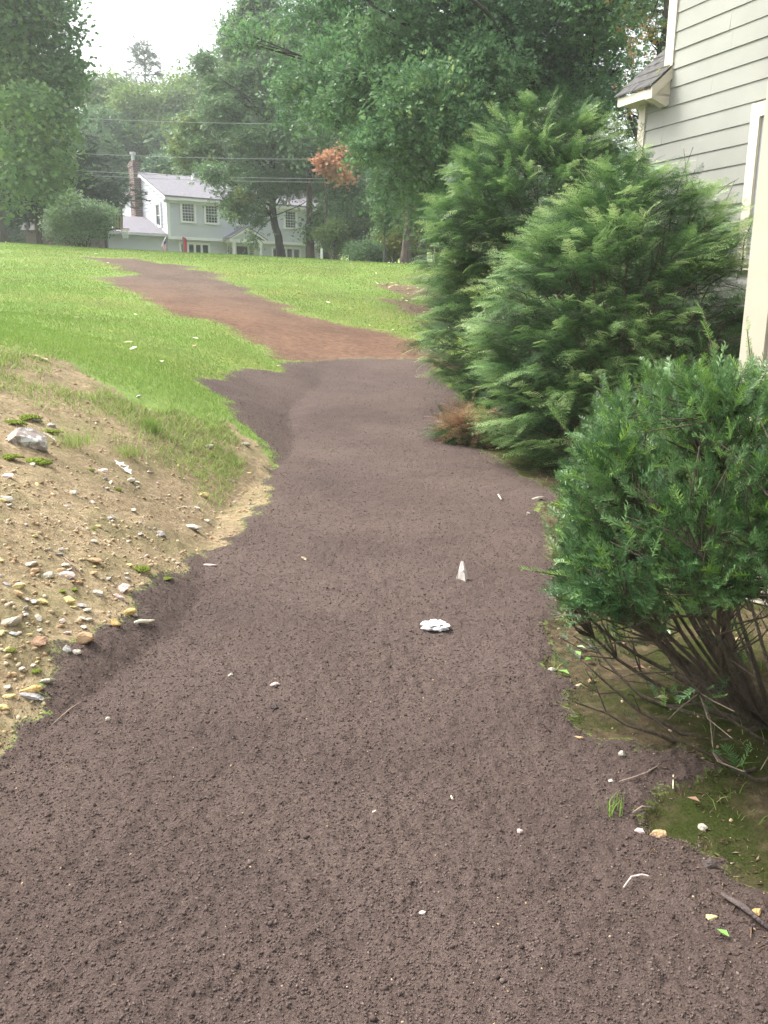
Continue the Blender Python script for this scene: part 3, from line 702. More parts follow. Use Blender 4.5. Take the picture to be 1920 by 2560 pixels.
def make_hemlock(name, cx, cy, prof, n, label, skip=None, fl=(1.0, 1.15), wisps=(), sxy=(1, 1), bump=.14, seed=0, tone0=.42, brown=None, nstem=26):
    root = root_empty(name, cx, cy, label, 'shrub')
    H = prof[-1][0]; tb = Tubes()
    dz = np.linspace(prof[0][0], H, 200); wgt = np.interp(dz, [p[0] for p in prof], [p[1] for p in prof])+.12; cdf = np.cumsum(wgt)/wgt.sum()
    nb = n//13; zb_ = np.interp(rs.rand(nb), cdf, dz); azb = rs.uniform(0, 2*math.pi, nb)
    T = []; od = []; up = []; S = []; tone = []
    for i in range(nb):
        a_, zz = azb[i], zb_[i]; top = float(sstep(.5, 1.0, zz/H))
        R_ = float(interp_r(prof, zz))*(1-bump+2*bump*float(vnoise(np.array([a_*1.9+seed]), np.array([zz*2.2+seed]), 5+seed)[0]))*rs.uniform(.92, 1.05)
        o_ = np.array([math.cos(a_)*sxy[0], math.sin(a_)*sxy[1], 0]); Lb = rs.uniform(.3, .62)*fl[0]*(1-.3*top)
        tip = o_*R_+np.array([0, 0, zz]); dirv = unit(o_+np.array([0, 0, .42+.7*top])+rs.normal(0, .2, 3)); s0 = tip-dirv*Lb
        if skip is not None and skip(tip[None])[0]: continue
        if np.hypot(s0[0], s0[1]) > np.hypot(tip[0], tip[1]): s0[:2] *= .3
        upb = unit(np.array([0, 0, 1.0])+rs.normal(0, .3, 3)+.15*o_); sdv = unit(np.cross(dirv, upb)); tb0 = np.clip(rs.normal(tone0, .09)+.14*top, 0, .85)
        def bp(t): return s0+dirv*Lb*t+np.array([0, 0, -.10*Lb*t*t+.05*Lb*t])
        tb.add([bp(0), bp(.5), bp(1)], [.006, .004, .002], 3)
        m = 15
        for k in range(m):
            t = .1+.9*k/(m-1); g = 1 if k % 2 else -1; spread = (1-t)*.75+.1
            f_ = unit(dirv*(.55+.5*t)+sdv*g*spread+np.array([0, 0, -.18*t])+rs.normal(0, .1, 3))
            T.append(bp(t)+rs.normal(0, .018, 3)); od.append(f_); up.append(unit(upb+rs.normal(0, .2, 3))); S.append(rs.uniform(.6, 1.0)*(1-.2*t)*fl[1]); tone.append(tb0-.19+.52*t**3+rs.normal(0, .07)+(.16 if rs.rand() < .1 else 0))  # sprays nearer the stem carry the inner shade in their tone
    # sprays filling the inside, the interior shade put into their darker tone
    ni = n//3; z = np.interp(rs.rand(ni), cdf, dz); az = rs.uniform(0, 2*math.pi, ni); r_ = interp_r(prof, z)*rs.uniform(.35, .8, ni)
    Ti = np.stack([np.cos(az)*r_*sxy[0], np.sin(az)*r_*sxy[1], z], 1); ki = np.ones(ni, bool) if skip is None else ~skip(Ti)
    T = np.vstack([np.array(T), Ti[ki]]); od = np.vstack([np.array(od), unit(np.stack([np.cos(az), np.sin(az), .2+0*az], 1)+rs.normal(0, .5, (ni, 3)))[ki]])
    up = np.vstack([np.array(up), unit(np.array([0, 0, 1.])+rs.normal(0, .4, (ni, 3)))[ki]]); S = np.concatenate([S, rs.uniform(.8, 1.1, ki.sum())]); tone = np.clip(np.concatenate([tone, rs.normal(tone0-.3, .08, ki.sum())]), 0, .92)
    if brown is not None: tone = np.where(brown(T), rs.uniform(.945, 1, len(T)), tone)
    for (wx, wy, wz, dx, dy, dz_) in wisps:                      # leading shoots that rise above the rest
        tb.add([np.array([wx, wy, wz-.3]), np.array([wx, wy, wz]), np.array([wx+dx, wy+dy, wz+dz_])], [.008, .005, .002], 5)
        m = 9
        for k in range(m):
            t = k/(m-1); T = np.vstack([T, [wx+dx*t, wy+dy*t, wz+dz_*t]]); a = rs.uniform(0, 6.28)
            od = np.vstack([od, unit(np.array([math.cos(a)+dx*3*t, math.sin(a)+dy*3*t, .55]))]); up = np.vstack([up, unit(np.array([0, 0, 1.])+rs.normal(0, .2, 3))])
            S = np.append(S, .62*(1-t)+.22); tone = np.append(tone, rs.uniform(.7, .9))
    for k in range(nstem):
        a = rs.uniform(0, 6.28); zt = rs.uniform(.35, .93)*H; rt = float(interp_r(prof, zt))*.8
        tip = np.array([math.cos(a)*rt*sxy[0], math.sin(a)*rt*sxy[1], zt]); P = []
        s_ = np.array([rs.normal(0, .13), rs.normal(0, .13), 0])
        for t in np.linspace(0, 1, 8): P.append(s_+(tip-s_)*np.array([t**1.3, t**1.3, t**.85])+rs.normal(0, .02, 3)*(t > 0))
        tb.add(P, np.linspace(.03, .006, 8)*rs.uniform(.6, 1.2), 6)
    pick = rs.rand(len(T)) < .2
    for p, d in zip(T[pick][::3], od[pick][::3]): tb.add([p-d*.25-np.array([0, 0, .03]), p-d*.1, p+d*.06], [.006, .004, .002], 3)
    vt, vq = tb.arrays(); mesh_obj('branches', vt, quads=vq, mats=[HEMBARK], parent=root, smooth=True)
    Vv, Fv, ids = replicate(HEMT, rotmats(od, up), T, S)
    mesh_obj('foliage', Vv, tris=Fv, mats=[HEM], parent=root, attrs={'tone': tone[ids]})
    return root
profR = [(.22, .75), (.5, 1.12), (1.0, 1.32), (1.7, 1.36), (2.3, 1.28), (2.8, 1.15), (3.2, .92), (3.55, .6), (3.85, .12)]
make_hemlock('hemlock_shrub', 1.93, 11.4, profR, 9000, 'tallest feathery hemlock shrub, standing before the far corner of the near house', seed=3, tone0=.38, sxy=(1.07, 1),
             wisps=[(-.1, -.2, 3.45, -.2, 0, .4), (.35, -.2, 3.4, .2, 0, .38), (.7, -.1, 3.2, .25, 0, .3), (.95, -.2, 2.9, .25, 0, .25), (-.75, -.3, 2.9, -.3, 0, .25)])
profF = [(.12, .8), (.4, 1.12), (.9, 1.24), (1.4, 1.2), (1.9, 1.02), (2.3, .8), (2.55, .5), (2.75, .1)]
def skipF(T):      # the open hollow on the right where the bare stems show
    return (T[:, 1] < -.1) & (((T[:, 0] > .05) & (T[:, 2] < 1.15+.25*np.sin(T[:, 0]*5)))) & (rs.rand(len(T)) < .93) | ((np.abs(T[:, 0]-.45) < .22) & (np.abs(T[:, 2]-1.6) < .22) & (T[:, 1] < 0))
make_hemlock('hemlock_shrub', 2.22, 8.3, profF, 7000, 'bright hemlock shrub with a dark hollow, between the tallest hemlock and the yew', skip=skipF, seed=11, tone0=.48,
             wisps=[(.1, 0, 2.4, -.05, 0, .5), (.35, 0, 2.4, .15, 0, .5), (.75, 0, 2.2, .15, 0, .42), (-.3, 0, 2.3, -.3, 0, .35), (.55, .1, 2.4, -.1, 0, .5), (-.6, -.2, 2.0, -.3, 0, .2), (1.0, -.1, 2.1, .1, 0, .3)], nstem=34)
profL = [(.0, .28), (.1, .33), (.19, .24), (.25, .08)]
make_hemlock('low_shrub', .95, 9.35, profL, 1900, 'low evergreen mound with a dead rusty brown top, beside the dark soil', seed=5, fl=(.28, .34), tone0=.6, nstem=5, sxy=(1, .8),
             brown=lambda T: (T[:, 0] > -.22) & (T[:, 0] < .16) & (T[:, 2] > .10) & (rs.rand(len(T)) < .95))

# ================================================================== TREES
rs = np.random.RandomState(77)
def proj(c, base):
    """where a point given relative to a tree base shows on the 1659-wide view"""
    p = np.array(c)+np.array([base[0], base[1], float(zg(base[0], base[1])[0])-.05]); q = np.array(CM.inverted() @ Vector(p))
    return (960+FPX*q[0]/-q[2])/K, (1280-FPX*q[1]/-q[2])/K
def keep_clear(cl, base, x0, x1, y0, y1):
    out = []
    for c, r_, t in cl:
        x, y = proj(c, base); e = r_*.8*FPX/K/(base[1]+c[1])
        if x+e > x0 and x-e < x1 and y+e > y0 and y-e < y1: continue
        out.append((c, r_, t))
    return out
LG = {
 'oak':   foliage('oak_leaf', [(0, (0.047, 0.112, 0.053)), (.45, (0.106, 0.224, 0.100)), (.8, (0.201, 0.342, 0.142)), (.93, (0.236, 0.330, 0.071)), (1, (0.354, 0.236, 0.094))], .5, .35, .3),
 'maple': foliage('maple_leaf', [(0, (0.059, 0.118, 0.059)), (.45, (0.118, 0.224, 0.094)), (.8, (0.224, 0.342, 0.118)), (1, (0.330, 0.401, 0.083))], .5, .35),
 'light': foliage('ash_leaf', [(0, (0.083, 0.142, 0.047)), (.45, (0.153, 0.248, 0.071)), (.8, (0.295, 0.389, 0.094)), (.95, (0.472, 0.472, 0.118)), (1, (0.590, 0.330, 0.094))], .5, .4),
 'deep':  foliage('wood_leaf', [(0, (0.047, 0.106, 0.053)), (.5, (0.106, 0.206, 0.094)), (.85, (0.189, 0.307, 0.118)), (1, (0.260, 0.307, 0.071))], .5, .3),
 'yellow': foliage('yellow_leaf', [(0, (.1, .14, .03)), (.5, (.24, .27, .05)), (1, (.45, .4, .07))], .5, .4),
 'orange': foliage('orange_leaf', [(0, (.45, .19, .11)), (.5, (.58, .31, .18)), (1, (.45, .42, .16))], .5, .4),
 'pine':  foliage('pine_needle', [(0, (.02, .045, .03)), (.6, (.05, .09, .05)), (1, (.1, .15, .07))], .5, .2),
 'bush':  foliage('bush_leaf', [(0, (.1, .17, .09)), (.5, (.21, .32, .17)), (1, (.36, .48, .27))], .5, .35),
}
BARKS = {'grey': bark('grey_bark', (.11, .10, .09)), 'brown': bark('brown_bark', (.09, .068, .058)), 'dark': bark('dark_bark', (.04, .032, .028))}
def leaf_oak():
    out = []
    for _ in range(3):
        h = [(0, 0), (.10, .16), (.26, .22), (.12, .34), (.36, .48), (.14, .56), (.30, .74), (.12, .78), (0, 1.0)]
        V = [(x, y, .25*x+.1*y*y) for x, y in h]+[(-x*rs.uniform(.85, 1.1), y, .25*x+.1*y*y) for x, y in h[1:-1]]
        V = np.array(V)-np.array([0, .1, 0]); n = len(h)
        c = len(V); V = np.vstack([V, [(0, .35, .03)], [(0, .65, .05)]])
        R_ = list(range(n)); Lf = [0]+list(range(n, n+n-2))+[n-1]; F = []
        for S in (R_, Lf[::-1]):
            for a, b_ in zip(S[:-1], S[1:]):
                m = (V[a][1]+V[b_][1])/2; F.append((a, b_, c if m < .42 else c+1))
        out.append((V, np.array(F)))
    return out
def leaf_diamond(w_=.3, f=.35, bend=.15):
    V = np.array([(0, 0, 0), (w_, .45, f*w_), (0, 1, -bend), (-w_, .45, f*w_)], float); return [(V, np.array([(0, 1, 2), (0, 2, 3)]))]
def leaf_maple():
    out = []
    for _ in range(2):
        P = [(0, 0), (.38, .05), (.28, .3), (.55, .55), (.22, .62), (0, 1.0), (-.22, .62), (-.55, .55), (-.28, .3), (-.38, .05)]
        V = np.array([(x, y, .2*abs(x)-.1*y) for x, y in P]+[(0, .35, 0)]); n = len(P)
        out.append((V, np.array([(i, (i+1) % n, n) for i in range(n)])))
    return out
def cluster(leaf, k, size, spread, droop=.3):
    """a twig end carrying k leaves"""
    out = []
    for _ in range(5):
        Vs = []; Fs = []; off = 0
        for i in range(k):
            V, F = leaf[rs.randint(len(leaf))]
            a = rs.uniform(0, 6.28); el = rs.uniform(-.5, .6)-droop*.5
            f_ = np.array([[math.cos(a)*math.cos(el), math.sin(a)*math.cos(el), math.sin(el)]])
            R_ = rotmats(f_, unit(np.array([[0, 0, 1.]])+rs.normal(0, .35, (1, 3))))[0]
            o = rs.normal(0, spread*.5, 3)*np.array([1, 1, .55])
            Vs.append((V*size*rs.uniform(.7, 1.15))@R_.T+o); Fs.append(F+off); off += len(V)
        out.append((np.concatenate(Vs), np.concatenate(Fs)))
    return out
LO, LM, LD = leaf_oak(), leaf_maple(), leaf_diamond()
def crown_arrays(clumps, n, tmpl, scale, tone, flat=.75, tvar=.12, drape=0.0):
    """clumps: (centre, radius, dtone)"""
    c = np.array([q[0] for q in clumps]); r_ = np.array([q[1] for q in clumps]); dt = np.array([q[2] for q in clumps])
    p = r_**2.2; p /= p.sum(); k = rs.choice(len(clumps), n, p=p)
    d = rdir(n); d[:, 2] = np.where(d[:, 2] < -.15, d[:, 2]*np.where(rs.rand(n) < .55, -1, 1), d[:, 2])
    rad = r_[k]*(.35+.65*rs.rand(n)**.45)*(.8+.4*vnoise(d[:, 0]*2.3+k*3.1, d[:, 1]*2.3+d[:, 2]*2.9, 17))
    T = c[k]+d*rad[:, None]*np.array([1, 1, flat]); T[:, 2] -= drape*rad*(1-d[:, 2])*.3
    fw = unit(d*np.array([1, 1, .4])+rs.normal(0, .6, (n, 3))); up = unit(np.array([0, 0, 1.])+d*.6+rs.normal(0, .35, (n, 3)))
    V, F, ids = replicate(tmpl, rotmats(fw, up), T, np.full(n, scale)*rs.uniform(.8, 1.2, n))
    tn = np.clip(rs.normal(tone, tvar, n)+dt[k], 0, 1)
    tn = tn+0*ids.sum()
    return V, F, tn[ids]
def auto_clumps(c, R_, m, r0, r1, tv=.08, shell=(.45, .9), zlow=-.8):
    out = []
    for _ in range(m):
        d = rdir(1)[0]; 
        if d[2] < zlow: d[2] = -d[2]
        q = rs.uniform(*shell); out.append((np.array(c)+d*np.array(R_)*q, rs.uniform(r0, r1), rs.normal(0, tv)))
    return out
def make_tree(name, x, y, label, trunk, clumps, n, leaf, mat, barkm, cat='tree', group=None, tone=.5, tr=.2, k=9, ls=.13, spread=.35, limbs=True, drape=0.0, zbase=None, flat=.75, tvar=.12, extra=()):
    """trunk: points relative to the base; clumps relative to the base"""
    z = float(zg(x, y)[0])-.05 if zbase is None else zbase
    root = empty(name, (x, y, z), label, cat, group)
    tb = Tubes(); tp = np.array(trunk, float); m = len(tp)
    fl_ = np.linspace(1, .35, m); fl_[0] = 1.35
    # resample trunk for smoothness
    tt = np.linspace(0, m-1, m*4); TP = np.stack([np.interp(tt, range(m), tp[:, i]) for i in range(3)], 1); TP[1:-1] += rs.normal(0, tr*.08, (len(TP)-2, 3))
    tb.add(TP, np.interp(tt, range(m), fl_)*tr, 10)
    if limbs:
        H = tp[-1][2]
        for (c, r_, _) in clumps:
            if np.hypot(c[0], c[1]) > 4.2 and c[2] < 4.6: continue
            zz = min(max(c[2]-np.linalg.norm(c[:2]-tp[-1][:2])*.55-r_*.3, H*.22), H*.97); j = np.argmin(abs(TP[:, 2]-zz)); s_ = TP[j]
            e = c; mid = (s_+e)/2+np.array([0, 0, .06*np.linalg.norm(e-s_)])+rs.normal(0, .12, 3)
            q1 = s_*.7+mid*.3+rs.normal(0, .05, 3); w0 = tr*rs.uniform(.16, .32)
            tb.add([s_, q1, mid, (mid+e)/2+rs.normal(0, .1, 3), e], [w0, w0*.85, w0*.6, w0*.4, w0*.2], 6)
            for _ in range(3):
                d = rdir(1)[0]*r_*.6; tb.add([mid*.3+e*.7, e+d*.5, e+d], [w0*.25, w0*.15, w0*.06], 4)
    for P, r0, r1 in extra: tb.add(P, np.linspace(r0, r1, len(P)), 6)
    vt, vq = tb.arrays(); mesh_obj('trunk', vt, quads=vq, mats=[barkm], parent=root, smooth=True)
    V, F, tn = crown_arrays(clumps, n, cluster(leaf, k, ls, spread), 1.0, tone, drape=drape, flat=flat, tvar=tvar)
    mesh_obj('crown', V, tris=F, mats=[mat], parent=root, attrs={'tone': tn})
    return root
def copy_tree(root, x, y, label, rz, s, group=None, z=None, cat=None):
    r_ = root.copy(); COL.objects.link(r_); r_.location = (x, y, float(zg(x, y)[0])-.05 if z is None else z); r_.rotation_euler = (0, 0, rz)
    r_.scale = (s[0], s[0], s[1]); r_['label'] = label
    if group: r_['group'] = group
    for ch in list(root.children):
        c = ch.copy(); COL.objects.link(c); c.parent = r_
    return r_
def rel(px, py, Y, base):
    """measured point of the photo at distance Y, relative to the base"""
    p = at(px, py, Y); return p-np.array([base[0], base[1], float(zg(base[0], base[1])[0])-.05])

# -- the great oak in the middle, its boughs hanging low to the left
def px_clumps(base, lst):
    out = []
    for (dx, dy, Y, r_, dt) in lst: out.append((rel(dx*K, dy*K, Y, base), r_, dt))
    return out
b0 = at(1400, 700, 25.0)[:2]
oak_c = px_clumps(b0, [
    (690, 60, 25, 1.5, 0), (760, 150, 23, 1.5, .05), (680, 200, 24, 1.25, .06), (780, 250, 22, 1.35, .08), (860, 330, 21, 1.3, .05), (760, 330, 23, 1.0, .04), (880, 420, 22, 1.1, .0),
    (950, 130, 22, 1.6, .06), (920, 230, 20, 1.4, .08), (990, 300, 21, 1.4, .0), (1040, 180, 21, 1.5, .05), (850, 60, 24, 1.6, -.02), (940, 20, 22, 1.5, 0), (1060, 60, 22, 1.6, -.03),
    (1130, 150, 23, 1.5, -.05), (1160, 40, 24, 1.7, -.06), (1100, 260, 25, 1.3, -.04), (1230, 30, 23, 1.4, -.05), (1280, 100, 22, 1.0, 0), (1280, 10, 21, 1.2, .04), (1240, 230, 25, 1.1, 0),
    (800, -60, 25, 2.0, 0), (1000, -90, 23, 2.2, 0), (1180, -90, 24, 2.2, 0), (1270, -80, 22, 1.5, 0), (1000, 400, 24, 1.3, -.03), (930, 450, 24, .9, .0), (850, 180, 22, 1.0, .12)])
oak_c = [(c, r_*.78, t) for c, r_, t in oak_c]+[(c+rs.normal(0, r_*.75, 3), r_*.5, t+rs.normal(0, .06)) for c, r_, t in oak_c]+[(c+rs.normal(0, r_*.9, 3), r_*.33, t+rs.normal(0, .1)) for c, r_, t in oak_c]
oak_c = keep_clear(oak_c, b0, 690, 752, 335, 410)
tO = [(0, 0, 0), (.15, 0, 3), (.0, 0, 6), (-.3, 0, 9), (-.2, 0, 13), (-.1, 0, 17)]
make_tree('oak_tree', b0[0], b0[1], 'great oak whose low dark boughs fill the top centre, behind the tallest hemlock', tO, oak_c, 6800, LO, LG['oak'], BARKS['dark'], tone=.5, tr=.38, k=9, ls=.2, spread=.42,
          extra=[([(0, 0, 5), (-1.0, -.2, 6.6), (-2.4, -.5, 7.6), (-4.6, -1, 8.2)], .2, .06), ([(0, 0, 6), (1.2, .1, 7.4), (1.8, 0, 9.5), (2.0, 0, 12)], .2, .08)])
# -- the oak by the corner of the near house: trunk seen beside the upper corner board, thin browning crown
b1 = at(1655, 400, 19.0)[:2]
c1 = px_clumps(b1, [(1400, 60, 19.5, .7, .3), (1420, 110, 19, .6, .42), (1390, 160, 20, .5, .3), (1425, 190, 19.5, .5, .45), (1440, -60, 19, 1.6, .1), (1500, -120, 19, 2.2, .1), (1400, 20, 20, .45, .35), (1375, 235, 22, .75, .05), (1350, 280, 23, .8, 0), (1385, 310, 22, .8, -.05), (1330, 210, 23, .6, .1)])
make_tree('oak_tree', b1[0], b1[1], 'thin browning oak with a dark trunk beside the upper corner board of the near house', [(0, 0, 0), (0, 0, 4), (-.05, 0, 8), (-.1, 0, 14)], c1, 760, LO, LG['oak'], BARKS['dark'], tone=.5, tr=.33, k=7, ls=.17, spread=.4, tvar=.25)

# -- left maple
b2 = at(2, 600, 40)[:2]
c2 = auto_clumps((0.2, 0, 9.3), (3.4, 4, 6.8), 54, 1.0, 1.9, shell=(.35, 1), zlow=-.9)+px_clumps(b2, [(60, 240, 36, 1.3, .1), (110, 300, 37, 1.1, .12), (60, 340, 36, 1.2, .05), (120, 380, 38, .8, .18), (20, 400, 37, 1.2, 0), (135, 80, 38, .9, -.12), (130, 180, 38, 1.0, -.05), (60, 60, 38, 1.4, .05), (100, 20, 38, 1.2, -.1), (140, 150, 38, .7, -.1), (135, 210, 38, .7, 0), (120, 250, 38, .8, .05), (40, 150, 38, 1.3, .08), (90, 420, 38, .8, .1)])
make_tree('maple_tree', b2[0], b2[1], 'tall grey trunked maple filling the upper left edge', [(0, 0, 0), (0, 0, 4), (.1, 0, 8), (.2, 0, 12), (.3, 0, 15.5)], c2, 6800, LM, LG['maple'], BARKS['grey'], tone=.54, tr=.26, k=9, ls=.22, spread=.55, drape=.6)
# -- pine bough behind it, low
b3 = at(40, 560, 50)[:2]
def pine_tmpl():
    out = []
    for _ in range(4):
        V = []; F = []
        for i in range(46):
            a = rs.uniform(0, 6.28); t = rs.rand(); d = unit(np.array([math.cos(a), .9, math.sin(a)*.8])); p = np.array([0, t*.5, 0]); q = p+d*.2; s_ = np.cross(d, [0, 1, 0.1]); s_ = s_/np.linalg.norm(s_)*.012
            k = len(V); V += [p-s_, p+s_, q]; F.append((k, k+1, k+2))
        out.append((np.array(V), np.array(F)))
    return out
PT = pine_tmpl()
def make_pine(name, x, y, label, H, tiers, n, tr=.2, tone=.4, droop=.1):
    z = float(zg(x, y)[0])-.05; root = empty(name, (x, y, z), label, 'tree'); tb = Tubes()
    tb.add([(0, 0, 0), (0, 0, H*.5), (0, 0, H)], [tr, tr*.6, .03], 8); T = []; D = []
    for (zt, R_, m) in tiers:
        for i in range(m):
            a = rs.uniform(0, 6.28); e = np.array([math.cos(a)*R_, math.sin(a)*R_, zt-droop*R_+rs.normal(0, .2)]); s_ = np.array([0, 0, zt]); tb.add([s_, (s_+e)/2+np.array([0, 0, .1]), e], [.05, .035, .01], 4)
            kk = max(4, int(n*R_/sum(q[1]*q[2] for q in tiers)))
            t = rs.uniform(.25, 1.05, kk)[:, None]; side = rs.normal(0, .33*R_/3+.15, (kk, 3))*np.array([1, 1, .35])
            T.append(s_+(e-s_)*t+side); D.append(unit((e-s_)*np.ones((kk, 1))/R_+rs.normal(0, .5, (kk, 3))))
    T = np.concatenate(T); D = np.concatenate(D); N_ = len(T)
    vt, vq = tb.arrays(); mesh_obj('trunk', vt, quads=vq, mats=[BARKS['brown']], parent=root, smooth=True)
    V, F, ids = replicate(PT, rotmats(D, unit(np.array([0, 0, 1.])+rs.normal(0, .4, (N_, 3)))), T, rs.uniform(.8, 1.4, N_)*1.1)
    mesh_obj('crown', V, tris=F, mats=[LG['pine']], parent=root, attrs={'tone': np.clip(rs.normal(tone, .2, N_), 0, 1)[ids]})
    return root
make_pine('pine_tree', b3[0]+1.2, b3[1], 'dark soft pine with low sweeping boughs behind the left maple', 9, [(3.0, 3.6, 9), (3.8, 4.4, 12), (4.6, 4.0, 10), (5.6, 3, 8), (6.8, 2.5, 7), (8, 1.5, 6)], 2600, tone=.3)
# -- the double tree in front of the white house
b4 = at(706, 652, 50)[:2]
c4 = px_clumps(b4, [(500, 380, 50, 1.2, .05), (440, 330, 51, 1.4, .1), (420, 280, 52, 1.4, .22), (480, 250, 50, 1.6, 0), (540, 310, 49, 1.5, 0), (560, 400, 49, 1.5, 0), (530, 450, 49, 1.2, .0), (560, 480, 49, .6, .0),
     (620, 400, 50, 1.4, .0), (640, 320, 50, 1.5, 0), (600, 250, 50, 1.7, 0), (520, 180, 51, 1.6, .05), (600, 160, 50, 1.7, 0), (560, 90, 51, 1.8, .0), (505, 120, 52, 1.2, .05), (620, 80, 51, 1.6, 0), (560, 20, 52, 1.6, 0),
     (525, 50, 52, 1.1, .0), (520, 425, 48.5, .6, .35), (650, 240, 51, 1.5, 0), (390, 310, 52, .8, .3), (400, 350, 51, .7, .25), (545, 520, 48.5, .45, .1), (500, 460, 48.5, .5, .25), (470, 200, 52, 1.2, .1), (490, 60, 53, .6, .1), (660, 380, 50, 1.2, 0)])
c4 = [(c, r_*.8, t) for c, r_, t in c4]+[(c+rs.normal(0, r_*.75, 3), r_*.5, t+rs.normal(0, .08)) for c, r_, t in c4 if proj(c, b4)[1] < 400]
def relp(base, l): return [tuple(rel(a*K, b_*K, Y, base)) for a, b_, Y in l]
t4 = [(0, 0, 0)]+relp(b4, [(603, 520, 50), (590, 470, 50), (588, 380, 50), (590, 300, 50), (575, 200, 50), (568, 130, 50), (560, 40, 50)])
make_tree('oak_tree', b4[0], b4[1], 'tall leaning tree with low boughs across the entrance of the white house', t4, c4, 6400, LO, LG['deep'], BARKS['dark'], tone=.62, tr=.24, k=8, ls=.26, spread=.55)
b5 = at(775, 652, 49)[:2]
c5 = px_clumps(b5, [(690, 300, 49, 1.5, 0), (720, 230, 50, 1.6, .05), (680, 160, 50, 1.7, 0), (740, 150, 50, 1.7, 0), (700, 80, 51, 1.7, 0), (700, 400, 49, 1.2, 0), (690, 475, 49, .5, .1), (725, 450, 48, .8, .05), (655, 340, 49, 1.2, 0), (730, 330, 50, 1.4, 0), (680, 500, 49, .55, .05), (760, 420, 49, 1.3, 0), (790, 330, 50, 1.5, .05)])
c5 = c5+[(c+rs.normal(0, r_*.75, 3), r_*.5, t+rs.normal(0, .08)) for c, r_, t in c5 if proj(c, b5)[1] < 380]
c5 = keep_clear(c5, b5, 693, 752, 335, 400)
t5 = [(0, 0, 0)]+relp(b5, [(669, 480, 49), (669, 400, 49), (675, 300, 49), (680, 150, 49), (690, 30, 49)])
make_tree('ash_tree', b5[0], b5[1], 'straight brown trunked tree in front of the right end of the white house', t5, c5, 4300, LD, LG['deep'], BARKS['brown'], tone=.6, tr=.21, k=9, ls=.24, spread=.55)
# -- trunk C: pine beyond the crest, and the short dark trunk beside it
b6 = at(1012, 664, 39)[:2]
c6 = px_clumps(b6, [(900, 340, 38, 1.4, 0), (960, 300, 38, 1.6, 0), (870, 300, 39, 1.2, 0), (930, 400, 39, 1.2, 0), (1000, 380, 39, 1.5, -.1), (850, 400, 40, 1.2, 0), (960, 200, 38, 1.8, 0), (1010, 470, 40, .9, -.1)])
t6 = [(0, 0, 0)]+relp(b6, [(880, 500, 39), (886, 430, 39), (892, 340, 39), (900, 200, 39)])
make_tree('oak_tree', b6[0], b6[1], 'tree with a thick bare brown trunk standing at the crest, left of the hemlocks', t6, c6, 2600, LO, LG['deep'], BARKS['brown'], tone=.45, tr=.19, k=8, ls=.2, spread=.45)
b7 = at(1054, 668, 40)[:2]
c7 = px_clumps(b7, [(915, 440, 41, .8, 0), (940, 420, 42, 1.0, 0), (930, 480, 42, .7, .1)])
make_tree('dead_tree', b7[0], b7[1], 'short dark trunk under yellowing leaves, beside the thick brown trunk', [(0, 0, 0), (.03, 0, 2), (0, 0, 4), (0, 0, 6)], c7, 450, LD, LG['yellow'], BARKS['dark'], tone=.4, tr=.17, k=8, ls=.16, spread=.4)
b8 = at(961, 662, 41)[:2]
make_tree('sapling', b8[0], b8[1], 'thin pale stemmed sapling left of the thick brown trunk', [(0, 0, 0), (0, 0, 1.5), (.1, 0, 2.6), (.2, 0, 3.6)], px_clumps(b8, [(825, 500, 41, .5, 0), (845, 480, 41, .5, 0), (830, 465, 41, .6, 0)]), 260, LD, LG['maple'], BARKS['grey'], tone=.5, tr=.05, k=8, ls=.14, spread=.3)
b9 = at(815, 650, 47)[:2]
c9 = px_clumps(b9, [(735, 350, 47, .75, 0), (715, 358, 46.5, .55, .1), (742, 385, 46, .4, .2), (700, 352, 46, .4, .0), (728, 368, 46, .35, .1)])
rt9 = make_tree('maple_tree', b9[0], b9[1], 'maple with an orange red spray of leaves at its top, right of the white house', [(0, 0, 0), (0, 0, 3), (.1, 0, 5.5)], c9, 330, LM, LG['orange'], BARKS['brown'], tone=.4, tr=.1, k=9, ls=.2, spread=.4)
V, F, tn = crown_arrays(px_clumps(b9, [(760, 380, 48, 1.0, .1), (790, 420, 48, 1.3, 0), (740, 430, 48, 1.1, 0), (750, 470, 48, 1.2, 0), (800, 480, 48, 1.2, 0)]), 1500, cluster(LD, 9, .2, .5), 1, .5)
mesh_obj('lower_crown', V, tris=F, mats=[LG['maple']], parent=rt9, attrs={'tone': tn})
# -- understorey right of the white house
def make_bush(name, x, y, label, R_, n, mat, tone=.5, ls=.12, cat='shrub', z=None, m=14, leaf=None, k=8):
    root = empty(name, (x, y, float(zg(x, y)[0])-.05 if z is None else z), label, cat); tb = Tubes()
    cl = auto_clumps((0, 0, R_[2]*.55), (R_[0], R_[1], R_[2]*.6), m, R_[2]*.2, R_[2]*.34, shell=(.3, .75), zlow=-.5)
    for c, r_, _ in cl: tb.add([(rs.normal(0, .1), rs.normal(0, .1), 0), c*.5+np.array([0, 0, .1]), c], [.035, .025, .01], 5)
    vt, vq = tb.arrays(); mesh_obj('stems', vt, quads=vq, mats=[BARKS['brown']], parent=root, smooth=True)
    V, F, tn = crown_arrays(cl, n, cluster(leaf or LD, k, ls, ls*2.2), 1, tone); V[:, 2] = np.maximum(V[:, 2], .02)
    mesh_obj('foliage', V, tris=F, mats=[mat], parent=root, attrs={'tone': tn}); return root
def bx(px_, Y): return at(px_, 655, Y)[0]
